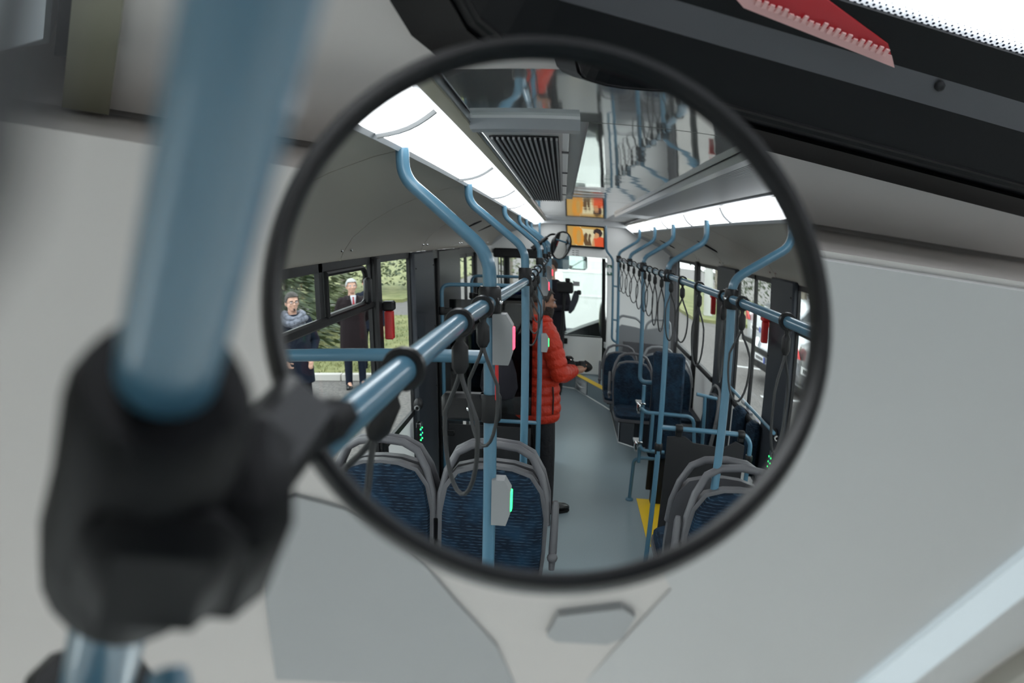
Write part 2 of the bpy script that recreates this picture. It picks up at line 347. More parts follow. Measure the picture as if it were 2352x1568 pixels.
# LED light strips with trims
def strip(side, o_, i_, label):
    t = thing('light_strip', label, 'ceiling light', (0, 0, 0), 0, 'LED light strips along the bus ceiling'); sg = 1 if side == 'r' else -1
    (xo, zo), (xi, zi) = o_, i_
    hs = MB(); hs.prism([(xo + sg * .012, zo - .004), (xo, zo - .010), (xo - sg * .008, zo), (xi + sg * .004, zi + .01), (xi, zi + .05), (xo, zi + .05)], lambda u, v: (u, -.2, v), (0, 8.2, 0)); hs.build('housing', 'trim_grey', t, False)
    d = V((xi - xo, 0, zi - zo)); n = V((-d.z, 0, d.x)).normalized(); n = -n if n.z > 0 else n
    a, b = V((xo, 0, zo)) + d * .06 + n * .004, V((xo, 0, zo)) + d * .94 + n * .004
    ys = [-.19, .12, .98, 2.02, 3.07, 4.12, 5.17, 6.22, 7.27, 7.98]
    for k in range(len(ys) - 1):
        y0, y1 = ys[k] + .009, ys[k + 1] - .009; m = MB(); rs = []
        for j in range(7):
            f = j / 6; p = a.lerp(b, f) + n * (.012 * math.sin(PI * f)); rs.append(p)
        m.prism([(p.x, p.z) for p in rs] + [((b - n * .004).x, (b - n * .004).z), ((a - n * .004).x, (a - n * .004).z)], lambda u, v: (u, y0, v), (0, y1 - y0, 0))
        m.build('diffuser', 'diffuser_faint' if k == 0 else 'led_white', t)
    for y0 in ys[1:-1]:
        m = MB(); w_ = [a.lerp(b, j / 6) + n * (.012 * math.sin(PI * j / 6) + .003) for j in range(7)]; m.tube([(p.x, y0, p.z) for p in w_], .009, 6); m.build('divider', 'trim_grey', t)
    x2 = xi - sg * .008; x3 = x2 - sg * .030
    m = MB(); m.box((min(x2, x3), -.236, 2.325), (max(x2, x3), 8.0, 2.345)); m.build('inner_trim', 'olive_trim', t, False)
    m = MB(); m.box((min(xi, x2), -.2, 2.335), (max(xi, x2), 8.0, 2.35)); m.build('gap', 'black_matte', t, False)
    m = MB(); m.box((min(x3, x3 - sg * .004), .66, 2.330), (max(x3, x3 - sg * .004), 8.0, 2.35)); m.build('metal_edge', 'alu', t, False)
strip('r', (.645, 2.281), (.508, 2.335), 'wide white LED light strip along the door-side ceiling edge')
strip('l', (-.662, 2.243), (-.585, 2.335), 'narrower white LED light strip along the driver-side ceiling edge')
# slatted duct beside the driver-side strip
t = thing('air_duct_grille', 'long fine-slatted aluminium air grille beside the driver-side light strip', 'air grille', (0, 0, 0))
m = MB(); m.box((-.545, 1.05, 2.318), (-.53, 5.6, 2.345)); m.box((-.245, 1.05, 2.318), (-.215, 5.6, 2.345)); m.box((-.545, 1.03, 2.318), (-.215, 1.05, 2.345)); m.box((-.53, 4.9, 2.33), (-.245, 5.6, 2.343)); m.build('frame', 'alu', t, False)
m = MB()
for i in range(26): m.box((-.50 + i * .0095, 1.3, 2.322), (-.4955 + i * .0095, 4.9, 2.342))
m.build('slats', 'trim_grey', t, False)['kind'] = 'stuff'
m = MB(); m.box((-.53, 1.05, 2.343), (-.245, 4.9, 2.3445)); m.build('backing', 'seat_plastic', t, False)
# air-conditioning box on the ceiling
t = thing('air_conditioner', 'grey ceiling air-conditioning unit with dark lengthwise slats', 'air conditioner', (0, 0, 0))
m = MB(); x0, x1, y0, y1, zz = .222, .472, 1.13, 3.80, 2.322
m.prism([(x0 + .02, 2.36), (x0 + .025, 2.330), (x0 + .04, zz), (x1 - .02, zz), (x1 - .005, 2.335), (x1, 2.36)], lambda u, v: (u, y0 + .05, v), (0, y1 - y0 - .05, 0)); m.build('housing', 'ac_grey', t, False)
m = MB(); m.prism([(y0, 2.36), (y0 + .01, 2.338), (y0 + .05, 2.318), (y0 + .09, 2.317), (y0 + .09, 2.36)], lambda u, v: (x0, u, v), (x1 - x0, 0, 0)); m.build('end_cap', 'trim_grey', t, False)
m = MB(); m.box((.272, 1.29, 2.317), (.442, 3.72, 2.321)); m.build('grille_recess', 'black_matte', t, False)
for i in range(13):
    m = MB(); m.box((.274 + i * .0132, 1.29, 2.310), (.2795 + i * .0132, 3.72, 2.319)); m.build('slat', 'grey_box', t, False)
for y in (1.55, 2.1, 2.65, 3.2):
    m = MB(); m.box((.245, y, 2.317), (.265, y + .02, 2.3215)); m.build('clip', 'seat_plastic', t, False)
# arch beam in front of the cab
m = MB(); m.prism([(-1.2, 1.95), (-1.05, 2.06), (-.66, 2.22), (-.56, 2.292), (.52, 2.292), (.64, 2.262), (1.0, 2.13), (1.2, 1.97), (1.2, 2.5), (-1.2, 2.5)], lambda u, v: (u, 7.98, v), (0, .09, 0)); trim(m, 'trim_grey')

# roof hatch above the mirror
t = thing('roof_hatch', 'black framed roof escape hatch with white dotted glass above mirror', 'roof hatch', (-.03, .2775, 0), R(5))
def ringplate(w, h, r, w2, h2, r2, z0, z1, zi0=None, zi1=None):
    a, b = rrect(w, h, r), rrect(w2, h2, r2); zi0 = z0 if zi0 is None else zi0; zi1 = z1 if zi1 is None else zi1
    mb = MB(); rs = [[V((x, y, z0)) for x, y in a], [V((x, y, zi0)) for x, y in b], [V((x, y, zi1)) for x, y in b], [V((x, y, z1)) for x, y in a]]
    return mb.rings(rs, False, True)
ringplate(.66, .875, .10, .60, .815, .09, 2.318, 2.345, 2.302).build('flange', 'hatch_black', t, False)
ringplate(.60, .815, .085, .585, .785, .08, 2.306, 2.33, 2.300).build('seal', 'hatch_black', t, False)
ringplate(.588, .795, .08, .56, .722, .07, 2.30, 2.33, 2.318, 2.34).build('lining', 'hatch_black', t, False)
ringplate(.562, .723, .07, .54, .683, .06, 2.318, 2.35, 2.325, 2.36).build('ledge', 'seat_plastic', t, False)
ringplate(.541, .684, .06, .50, .625, .05, 2.325, 2.36, 2.335, 2.37).build('glass_seal', 'hatch_black', t, False)
ringplate(.60, .825, .02, .53, .665, .05, 2.345, 2.46, 2.345, 2.46).build('shaft', 'hatch_black', t, False)
m = MB(); m.box((-.27, -.335, 2.338), (.27, .335, 2.344)); g = m.build('glass', 'frit_glass', t, False)
lz = lambda v: 2.318 + (v + .3615) * .34
def hl(pts): return [((x + .03) * math.cos(R(5)) + (y - .2775) * math.sin(R(5)), -(x + .03) * math.sin(R(5)) + (y - .2775) * math.cos(R(5))) for x, y in pts]
m = MB(); m.prism(hl([(.120, -.028), (.090, -.046), (-.034, -.066), (-.022, -.052), (.05, -.026)]), lambda u, v: (u, v, lz(v) - .0008), (0, 0, -.0010)); st = m.build('sticker', 'sticker_red', t, False); st['label'] = 'red and pink warning sticker'
m = MB(); m.prism(hl([(.106, -.0365), (.090, -.046), (-.034, -.066), (-.028, -.0585)]), lambda u, v: (u, v, lz(v) - .0019), (0, 0, -.0006)); m.build('band', 'sticker_pink', st, False)
random.seed(3); m = MB()
for i in range(21):
    q = i / 20; x, y = .084 - .104 * q, -.0425 - .0165 * q; hh = random.uniform(.003, .0065); (u0, v0), (u1, v1) = hl([(x, y), (x - .0035, y + hh)]); m.box((u1, v0, lz(v0) - .0034), (u0, v1, lz(v0) - .0020))
m.build('lettering', 'sticker_pink', st, False)['kind'] = 'stuff'
random.seed(7)
m = MB(); m.sphere((-.075, -.3455, 2.322), .004, 8, 5); m.build('screw', 'black_matte', t)

# cab partition, header, step, windscreen
m = MB(); m.box((-1.2, 8.10, 1.86), (1.2, 8.14, 2.5)); hd = struct(m, 'wall_front', 'white_panel')
m = MB(); m.box((-1.2, 8.10, 0), (-.33, 8.14, 1.86)); m.build('panel', 'white_panel', hd, False)
m = MB(); m.tube([(-.345, 8.08, .15), (-.345, 8.08, 1.9)], .035, 12, flat=.7); m.build('door_post', 'white_panel', hd)
m = MB(); m.prism([(.62, 8.45), (.09, 8.22), (-.26, 7.42), (-.33, 7.25), (-1.2, 7.25), (-1.2, 9.85), (.62, 9.85)], lambda u, v: (u, v, 0), (0, 0, .2)); trim(m, 'floor_side', label='blue-grey cab step')
m = MB(); m.prism([(.09, 8.215), (-.262, 7.418), (-.20, 7.418 - .0), (-.18, 7.45), (.16, 8.23)][:2] + [(-.33, 7.50), (0.02, 8.26)], lambda u, v: (u, v, .2), (0, 0, .006)); trim(m, 'yellow', label='yellow step edge')
m = MB(); m.tube([(.60, 8.435, .008), (.088, 8.213, .008), (-.264, 7.412, .008), (-.335, 7.24, .008)], .009, 6); trim(m, 'white_panel')
# vent with pierced sheet and emblem in the step riser
dv = V((-.352, -.802, 0)).normalized(); nv = V((-.802, .352, 0)).normalized() * 1
nv = V((.802, -.352, 0)) * 1; nv = V((-.916 * -1, -.402, 0)); nv = V((dv.y * -1, dv.x, 0)); nv = nv if nv.y < 0 else -nv
t = thing('step_vent', 'silver pierced vent panel with emblem in the cab step', 'vent', (.083, 8.205, 0))
def vp(u, z, o=0): return dv * u + nv * o + V((0, 0, z))
m = MB()
for u0, u1, z0, z1 in ((0.02, .39, .008, .022), (.02, .39, .178, .192), (.02, .034, .008, .192), (.376, .39, .008, .192)):
    m.add([vp(u0, z0, .001), vp(u1, z0, .001), vp(u1, z1, .001), vp(u0, z1, .001), vp(u0, z0, .009), vp(u1, z0, .009), vp(u1, z1, .009), vp(u0, z1, .009)], [(0, 1, 2, 3), (4, 5, 6, 7), (0, 1, 5, 4), (1, 2, 6, 5), (2, 3, 7, 6), (3, 0, 4, 7)])
m.build('frame', 'alu', t, False)
m = MB(); m.add([vp(.03, .02, .002), vp(.38, .02, .002), vp(.38, .18, .002), vp(.03, .18, .002)], [(0, 1, 2, 3)]); m.build('backing', 'black_matte', t, False)
m = MB()
for k in range(-9, 24):
    a, b = .03 + k * .018, .03 + k * .018 + .16
    u0, u1 = max(a, .03), min(b, .38)
    if u1 - u0 > .01: m.tube([vp(u0, .02 + (u0 - a), .005), vp(u1, .02 + (u1 - a), .005)], .0028, 4)
for k in range(0, 28):
    a = .38 - (k - 9) * .018; b = a - .16; u0, u1 = min(a, .38), max(b, .03)
    if u0 - u1 > .01: m.tube([vp(u0, .02 + (a - u0), .005), vp(u1, .02 + (a - u1), .005)], .0028, 4)
m.build('mesh', 'alu', t)['kind'] = 'stuff'
m = MB(); m.tube([vp(.05 + i * .03, .115 - .035 * math.sin(i / 10 * PI) + .003 * i * 0, .010) for i in range(11)], [.002, .004, .006, .008, .011, .012, .011, .008, .006, .004, .002], 6); m.build('emblem', 'white_panel', t)
# lettering over the emblem (read in the mirror, so built reversed along the riser)
def txt(name, s, size, M, m, parent, ext=.001):
    cu = bpy.data.curves.new(name, 'FONT'); cu.body = s; cu.size = size; cu.extrude = ext; cu.align_x = 'CENTER'; cu.align_y = 'CENTER'
    tmp = bpy.data.objects.new('tmp', cu); C.objects.link(tmp); bpy.context.view_layer.update()
    me = bpy.data.meshes.new_from_object(tmp.evaluated_get(bpy.context.evaluated_depsgraph_get())); bpy.data.objects.remove(tmp)
    me.name = name; me.materials.clear(); me.materials.append(MT[m]); me.transform(M); o = bpy.data.objects.new(name, me); C.objects.link(o)
    if parent: o.parent = parent
    return o
Mv = Matrix((( -dv.x, 0, nv.x, 0), (-dv.y, 0, nv.y, 0), (0, 1, 0, 0), (0, 0, 0, 1)))
Mv = Matrix.Translation(vp(.205, .145, .010)) @ Mv
txt('lettering', 'I K A R B U S', .05, Mv, 'white_panel', t)['kind'] = 'stuff'
# cab door
t = thing('cab_door', 'white half-glazed driver cab door under the television', 'door', (0, 8.3, 0))
m = MB(); m.box((-.275, -.015, .21), (.30, .015, .735), bev=.006); m.build('lower_panel', 'white_panel', t, False)
m = MB(); m.box((-.31, -.015, .74), (-.262, .015, 1.85)); m.box((-.31, -.015, .735), (.30, .015, .75)); m.build('frame', 'black_plastic', t, False)
m = MB(); m.box((-.262, -.003, .75), (.27, .003, 1.80)); m.build('pane', 'window_glass', t, False)
m = MB(); m.box((-.33, -.05, 1.72), (-.30, -.0, 1.80), bev=.005); m.box((-.33, -.05, .60), (-.30, 0, .68), bev=.005); m.box((-.33, -.05, .25), (-.30, 0, .33), bev=.005); m.build('hinges', 'trim_grey', t, False)
m = MB(); m.box((.20, -.035, .62), (.27, -.012, .70), bev=.006); m.build('lock', 'black_plastic', t, False)
# windscreen
m = MB(); m.box((-1.2, 9.86, -.3), (1.2, 9.94, .42)); m.box((-1.2, 9.86, 1.96), (1.2, 9.94, 2.5)); m.box((-1.2, 9.86, .4), (-1.12, 9.94, 2)); m.box((1.12, 9.86, .4), (1.2, 9.94, 2)); m.box((-.03, 9.9, .4), (.0, 9.94, .42))
ws = struct(m, 'window_20', 'black_rubber'); m = MB(); m.box((-1.12, 9.89, .42), (1.12, 9.9, 1.96)); m.build('pane', 'window_glass', ws, False)
t = thing('dashboard', 'black slanting dashboard with instrument hood below the windscreen', 'dashboard', (0, 0, 0))
m = MB(); m.prism([(9.0, .2), (9.0, .55), (9.15, .66), (9.4, .62), (9.85, .50), (9.85, .2)], lambda u, v: (-1.15, u, v), (1.55, 0, 0)); m.build('body', 'black_plastic', t, False)
m = MB(); m.prism([(-1.1, .80), (-.45, .93), (-.32, .885), (.0, .75), (.30, .61), (.30, .45), (-1.1, .45)], lambda u, v: (u, 9.02, v), (0, .3, 0)); m.build('hood', 'black_plastic', t, False)
m = MB(); m.tube([(-.62 + .22 * math.cos(a), 8.88 + .08 * math.sin(a), .86 + .20 * math.sin(a)) for a in [2 * PI * k / 28 for k in range(28)]], .014, 8, True); m.tube([(-.62, 8.88, .86), (-.62, 9.12, .62)], .03, 10); m.tube([(-.82, 8.88, .86), (-.42, 8.88, .86)], .014, 6); m.build('steering_wheel', 'black_plastic', t)
m = MB(); m.sphere((-.30, 8.75, .95), (.05, .12, .26), 14, 10); tag(m.build('driver_seat', 'car_dark'), 'dark headrest of the driver seat seen past the cab door post', 'seat')
# television
t = thing('television', 'black flat television showing a film scene on the front header', 'television', (-.032, 8.07, 2.137))
m = MB(); m.box((-.255, -.02, -.155), (.255, .03, .155), bev=.008); m.build('case', 'black_plastic', t, False)
mat('film_ochre', (0, 0, 0), .3, emit=(.55, .33, .08), es=.42); mat('film_brown', (0, 0, 0), .3, emit=(.12, .06, .02), es=.42); mat('film_cream', (0, 0, 0), .3, emit=(.75, .68, .42), es=.42)
mat('film_red', (0, 0, 0), .3, emit=(.75, .09, .02), es=.42); mat('film_dark', (0, 0, 0), .3, emit=(.02, .008, .008), es=.42); mat('film_gold', (0, 0, 0), .3, emit=(.72, .30, .03), es=.42); mat('film_skin', (0, 0, 0), .3, emit=(.65, .33, .14), es=.42)
m = MB(); m.box((-.235, -.0215, -.125), (.235, -.020, .135)); sc = m.build('screen', 'film_cream', t, False)
def film(pts, mt, k): MB().prism(pts, lambda u, v: (u, -.0215 - k * .0006, v), (0, -.0004, 0)).build('image_patch', mt, sc, False)
film([(.235, .135), (.235, -.125), (.13, -.125), (.11, .135)], 'film_ochre', 1)
film([(.16, .12), (.17, .02), (.15, -.10), (.10, -.125), (.03, -.12), (.02, -.02), (.04, .09), (.08, .135)], 'film_gold', 2)
film([(.10, .10), (.12, .0), (.10, -.11), (.06, -.05), (.06, .06)], 'film_ochre', 3)
film([(.02, .03), (-.01, .06), (-.03, .03), (-.02, -.03), (-.045, -.12), (.01, -.12), (.03, -.05)], 'film_brown', 2)
film([(-.04, .03), (-.06, .05), (-.075, .02), (-.06, -.02), (-.08, -.12), (-.035, -.12), (-.03, -.04)], 'film_brown', 3)
film([(.06, .135), (-.235, .135), (-.235, .10), (.06, .11)], 'film_ochre', 1)
film([(-.13, .02), (-.10, -.03), (-.09, -.08), (-.10, -.125), (-.235, -.125), (-.235, .0), (-.2, .01)], 'film_red', 3)
film([(-.12, .05), (-.11, .0), (-.13, -.02), (-.17, -.0), (-.19, .05), (-.16, .08)], 'film_skin', 4)
film([(-.10, .06), (-.11, .10), (-.15, .125), (-.20, .11), (-.225, .06), (-.21, .02), (-.18, .0), (-.175, .05), (-.14, .065), (-.12, .04)], 'film_dark', 5)
film([(-.09, -.05), (-.08, -.125), (-.12, -.125), (-.115, -.03)], 'film_skin', 4)
m = MB(); m.box((-.19, -.02, .158), (.19, .02, .166)); m.build('bracket', 'alu', t, False)
# notices on the header and the emergency-exit sign
m = MB(); m.box((.04, 8.096, 1.865), (.16, 8.099, 1.955)); nt = tag(m.build('notice', 'white_panel', None, False), 'small white notice with rows of grey print below television', 'notice'); m = MB()
for i in range(3):
    m.box((.055, 8.0945, 1.875 + i * .028), (.10, 8.096, 1.884 + i * .028)); m.box((.115, 8.0945, 1.875 + i * .028), (.145, 8.096, 1.884 + i * .028))
m.build('print', 'seat_plastic', nt, False)['kind'] = 'stuff'
sg = MB(); sg.box((-.385, 8.040, 1.63), (-.305, 8.044, 1.78), bev=.001); sg = tag(sg.build('exit_sign', 'white_panel', None, False), 'white sign with green corner arrows beside the cab door', 'sign')
for s in (1, -1):
    m = MB(); z = 1.705
    m.box((-.375, 8.037, z + s * .062 - .008), (-.315, 8.040, z + s * .062 + .008)); m.box((-.375, 8.037, min(z + s * .03, z + s * .07)), (-.358, 8.040, max(z + s * .03, z + s * .07))); m.box((-.332, 8.037, min(z + s * .03, z + s * .07)), (-.315, 8.040, max(z + s * .03, z + s * .07)))
    m.build('arrow', 'sign_green', sg, False)

# ---------------------------------------------------------------- convex mirror (the subject)
def mirror_unit(name, label, loc, n, group=None):
    t = thing(name, label, 'mirror', loc, 0, group); n = V(n).normalized(); x = n.cross(V((0, 0, 1))).normalized(); y = n.cross(x)
    M = Matrix((x, y, n)).transposed().to_4x4(); RR = 1.02406; gm = MB(); rs = []
    zf = lambda r: math.sqrt(RR * RR - r * r) - RR
    prof = [(.1255 * k / 48 + 1e-5, 0) for k in range(49)]
    gm.lathe([(r, zf(r)) for r, _ in prof], 160, M); g = gm.build('mirror_glass', 'mirror', t, True)
    e = zf(.1255)
    m = MB(); m.lathe([(.1232, e + .001), (.1240, e + .005), (.1265, e + .0075), (.1300, e + .0072), (.1322, e + .003), (.1332, e - .002), (.1325, e - .010), (.129, e - .014), (.124, e - .012)], 96, M, True); m.build('rim', 'rim_black', t)
    m = MB(); m.lathe([(.131, e - .008), (.126, e - .022), (.10, e - .040), (.05, e - .048), (.001, e - .050)], 48, M); m.build('shell', 'black_plastic', t)
    return t, M
mu, MM = mirror_unit('round_mirror', 'large round convex mirror with black rubber rim facing the saloon', (.26989, .00416, 2.02167), (.17814, .91245, -.36837))
ar = MB(); ar.tube(fillet([(.30, -.035, 1.985), (.345, -.05, 1.985), (.385, -.045, 1.965), (.405, -.035, 1.955), (.43, -.03, 1.93)], .02), [.012] * 2 + [.013] * 6 + [.014] * 30 if False else .013, 10); ar.v = [v - V((.26989, .00416, 2.02167)) for v in ar.v]; ar.build('arm', 'black_plastic', mu)
ar = MB(); ar.box((-.016, -.02, -.03), (.016, .02, .03), bev=.006); o = ar.build('arm_socket', 'black_plastic', mu); o.location = V((.392, -.042, 1.955)) - V((.26989, .00416, 2.02167)); o.rotation_euler = (0, R(-30), R(20))
m2, M2 = mirror_unit('round_mirror', 'small distant round mirror on a black arm beside the television', (.272, 5.25, 2.012), (-.76, -.60, -.24))
ar = MB(); ar.tube(fillet([(-.02, .05, .01), (.05, .06, .10), (.10, .02, .10), (.17, .0, .04)], .05), .010, 8); ar.build('arm', 'black_plastic', m2)
ar = MB(); ar.tube([(.13, .0, .07), (.26, .0, -.045)], [.018, .026], 10); ar.build('arm_socket', 'black_plastic', m2)

# ---------------------------------------------------------------- handrails, poles, clamps, straps
XR, XL, ZR = .447, -.350, 1.895
def railx(y): return XR - .030 * min(1, max(0, (y - .9) / 1.5))
def railz(y): return 1.898 - .026 * min(1, max(0, (y - .9) / 1.5))
def clamp_mb(mb, p, axis='y', r=.027, L=.07):
    p = V(p); d = {'x': V((1, 0, 0)), 'y': V((0, 1, 0)), 'z': V((0, 0, 1))}[axis]
    mb.tube([p - d * L / 2, p - d * (L / 2 - .008), p + d * (L / 2 - .008), p + d * L / 2], [r * .86, r, r, r * .86], 14); return mb
t = thing('handrail', 'long blue handrail along the door-side aisle, passing close to the mirror', 'handrail', (XR, 0, ZR))
pts = [(railx(y) - XR, y, railz(y) - ZR) for y in (-1.2, -.5, 0, .5, .9, 1.3, 1.7, 2.1, 2.4, 3, 4, 5.3)]
MB().tube(pts, .0165, 20).build('rail', 'blue_paint', t)
t = thing('handrail', 'long blue handrail along the driver-side aisle carrying the row of straps', 'handrail', (XL, 0, ZR))
MB().tube([(0, -.6, .0), (0, 1.3, 0), (0, 6.74, -.008)], .0165, 16).build('rail', 'blue_paint', t)
def pole(x, y, side, z0, label, group=None, clamp=True, zc=None):
    s = 1 if side == 'r' else -1; t = thing('grab_pole', label, 'pole', (x, y, 0), 0, group); zc = zc or ZR
    xo, zt, zk, zb = (.64, 2.292, 2.205, 2.01) if s > 0 else (-.585, 2.26, 2.13, 1.965)
    p = fillet([(0, 0, z0), (0, 0, zb), (xo - x, 0, zk), (xo - x, 0, zt)], .05, 6)
    MB().tube(p, .0165, 14).build('pole', 'blue_paint', t)
    m = clamp_mb(MB(), (0, 0, zc), 'z', .027, .075); clamp_mb(m, (0, .01, zc), 'y', .0255, .06)
    m.build('clamp', 'black_plastic', t)
    m = MB(); m.sphere((-s * .027, -.012, zc), .006, 8, 5); m.build('bolt', 'chrome', t)
    if z0 <= .3:
        m = MB(); m.lathe([(.034, z0), (.034, z0 + .008), (.020, z0 + .02), (.018, z0 + .02)], 20); m.build('floor_flange', 'blue_paint', t)
    return t
PR = [(1.21, 'blue grab pole with red-lit grey stop box, nearest on the door side'), (2.27, 'blue grab pole on door side, second from the mirror, in front of red jacket'), (3.84, 'blue grab pole on door side holding the glass door screen, third from mirror'),
      (5.25, 'blue grab pole that carries the small distant round mirror'), (6.3, 'blue grab pole on door side, next one forward of the small round mirror'), (7.3, 'blue grab pole on door side, farthest forward')]
for i, (y, l) in enumerate(PR): pole(railx(y), y, 'r', .25 if y < 2.6 else 0, l, 'blue grab poles')
PL = [(1.96, 'blue grab pole on driver side rising behind the nearest grey seat handles'), (3.40, 'blue grab pole on driver side left of the black board with the wheelchair gate'), (5.55, 'short sloping blue grab pole on driver side, ending at the strap rail'), (6.72, 'blue grab pole on driver side at the far end of the strap rail')]
for i, (y, l) in enumerate(PL): pole(XL, y, 'l', .25 if y < 2.6 else (0 if y < 5 else (1.86 if y < 6 else .2)), l, 'blue grab poles')
t = thing('grab_pole', 'blue grab pole bent sideways above the tall wheelchair backrest', 'pole', (XL, 4.55, 0), 0, 'blue grab poles')
MB().tube(fillet([(-.235, 0, 2.26), (-.235, 0, 2.13), (0, 0, 1.965), (0, 0, .985), (-.16, 0, .985)], .05, 6), .0165, 14).build('pole', 'blue_paint', t)
m = clamp_mb(MB(), (0, 0, ZR), 'z', .027, .075); clamp_mb(m, (0, .01, ZR), 'y', .0255, .06); m.build('clamp', 'black_plastic', t)
t = thing('grab_pole', 'blue bent grab pole on the cab wall beside the exit sign', 'pole', (-.27, 7.9, 0), 0, 'blue grab poles')
MB().tube(fillet([(-.02, 0, 2.30), (-.02, 0, 1.97), (-.11, 0, 1.86), (-.11, 0, .78), (-.20, 0, .74), (-.28, 0, .74)], .05, 6), .0155, 12).build('pole', 'blue_paint', t)
for z in (1.05, 1.5): MB().tube([(-.11, 0, z), (-.18, .0, z)], .012, 8).build('bracket', 'blue_paint', t)
t = thing('grab_pole', 'short blue pole on the front header left of the television', 'pole', (.56, 7.9, 0), 0, 'blue grab poles')
MB().tube(fillet([(0, 0, 2.30), (0, 0, 2.05), (-.09, 0, 1.93), (-.09, 0, 1.7)], .04, 6), .015, 12).build('pole', 'blue_paint', t)
# foreground clamp that joins the mirror arm to the near handrail
t = thing('rail_clamp', 'big blurred black clamp joining the mirror arm to the near handrail', 'clamp', (XR, 0, ZR))
m = MB(); m.tube([(0, .088, 0), (0, .075, 0), (0, .03, 0), (0, -.01, 0), (0, -.045, 0), (0, -.058, 0)], [.026, .031, .031, .033, .031, .026], 20); m.build('collar', 'rubber_matte', t)
m = MB(); m.box((-.052, -.035, -.028), (-.0, .045, .03), bev=.012); m.build('arm_block', 'rubber_matte', t)
m = MB(); m.box((-.034, -.02, -.040), (.020, .055, -.018), bev=.012); m.build('lower_jaw', 'rubber_matte', t)
m = MB(); m.tube([(-.018, -.03, -.048), (-.020, -.03, -.056)], .008, 10); m.build('cap', 'blue_paint', t)
t = thing('grab_pole', 'blurred blue pole below the rail at the lower left corner', 'pole', (XR + .02, -.23, 0), 0, 'blue grab poles')
MB().tube([(0, 0, .25), (0, 0, 1.86)], .0165, 12).build('pole', 'blue_paint', t); m = clamp_mb(MB(), (-.02, .0, ZR), 'y', .034, .10); clamp_mb(m, (-.01, 0, 1.86), 'z', .027, .06); m.build('clamp', 'black_plastic', t)

def strap(loc, label, group, tw=0, drop=.21, wd=.05):
    t = thing('hand_strap', label, 'strap', loc, 0, group)
    m = MB(); m.lathe([(.0170, -.009), (.025, -.009), (.027, 0), (.025, .009), (.0170, .009)], 18, Matrix.Rotation(PI / 2, 4, 'X'), True); m.build('ring', 'black_plastic', t)
    m = MB(); m.tube([(0, 0, -.024), (0, 0, -.034), (0, 0, -.045), (0, 0, -.080), (0, 0, -.092)], [.010, .008, .0165, .017, .010], 10, flat=.7); m.build('holder', 'black_plastic', t)
    a = V((math.sin(tw), math.cos(tw), 0)); pts = []
    for i in range(25):
        f = i / 24; th = -PI / 2 + f * 2 * PI; w = math.cos(th) * wd * (1.0 - .0 * f); z = -.085 - drop * (.5 + .5 * math.sin(th)) ** 1.0
        sh = 1 if z < -.17 else max(.12, (-.085 - z) / .085)
        pts.append(a * (w * sh) + V((0, 0, z)))
    m = MB(); m.tube(pts, .0042, 8); m.build('loop', 'strap_grey', t)
    return t
SR = [.405, .80, 1.09, 2.62, 3.0, 3.45, 4.3, 4.8]
LR = ['nearest the mirror, hanging over the seats', 'second from the mirror, before the nearest pole', 'third, tight against the nearest pole', 'just forward of the second pole', 'in front of red jacket shoulder', 'just rearward of the glass screen pole', 'beyond the glass screen pole', 'next to the small round mirror pole']
random.seed(5)
for y, l in zip(SR, LR):
    st_ = strap((railx(y), y, railz(y)), 'black loop strap on door-side rail, ' + l, 'hand straps on the door-side rail', random.uniform(.3, 1.1), .24, .045)
    if y < .5: st_.rotation_euler = (R(-6), R(-24), 0)
SL = [1.36, 1.81, 2.07, 2.52, 2.93, 3.28, 3.63, 3.92, 4.2, 4.45, 4.8, 5.2, 5.66, 6.12, 6.5]
OD = ['nearest', 'second', 'third', 'fourth', 'fifth', 'sixth', 'seventh', 'eighth', 'ninth', 'tenth', 'eleventh', 'twelfth', 'thirteenth', 'fourteenth', 'farthest']
for y, l in zip(SL, OD): strap((XL, y, ZR), 'black loop strap on the driver-side rail, %s counted from the mirror' % l, 'hand straps on the driver-side rail', random.choice((-1, 1)) * random.uniform(.45, 1.1), random.uniform(.24, .29), random.uniform(.038, .05))

def stop_box(loc, col, label, rz=0):
    t = thing('stop_button', label, 'button box', loc, rz, 'stop request boxes')
    m = MB(); m.prism([(.01, .062), (-.022, .062), (-.038, .035), (-.038, -.03), (-.028, -.062), (.01, -.062)], lambda u, v: (u, -.020, v), (0, .04, 0)); m.build('housing', 'grey_box', t, False)
    m = MB(); m.box((-.042, -.015, -.024), (-.036, .012, .03), bev=.002); m.build('lamp', col, t, False); return t
stop_box((railx(1.2) - .018, 1.205, 1.805), 'led_red', 'grey stop box with red lit button on the nearest door-side pole')
stop_box((railx(1.2) - .018, 1.205, 1.385), 'led_green', 'grey stop box with green lit button low on nearest pole')
stop_box((railx(3.84) - .018, 3.84, 1.36), 'led_green', 'grey stop box with green lit button beside the red jacket')
stop_box((railx(3.84) - .018, 3.84, 1.74), 'led_red', 'grey stop box with red lit button above the green one')
stop_box((railx(5.25) - .018, 5.25, 1.76), 'led_red', 'small grey stop box with red button under the distant round mirror')
m = MB(); clamp_mb(m, (0, 0, 0), 'z', .028, .07); m.box((-.0, -.02, -.035), (.12, .02, .035), bev=.01); t = m.build('screen_clamp', 'black_plastic', None); t.location = (railx(1.2), 1.21, 1.63); tag(t, 'black clamp with steel bolt halfway up the nearest pole', 'clamp')
m = MB(); m.sphere((.05, -.021, 0), .008, 8, 5); m.build('bolt', 'chrome', t)
m = MB(); m.box((-.004, -.003, -.045), (.004, .003, .045)); o = m.build('red_strip', 'red_plastic', None, False); tag(o, 'thin red strip on nearest pole below stop box', 'strip'); o.location = (railx(1.2) - .018, 1.19, 1.70)
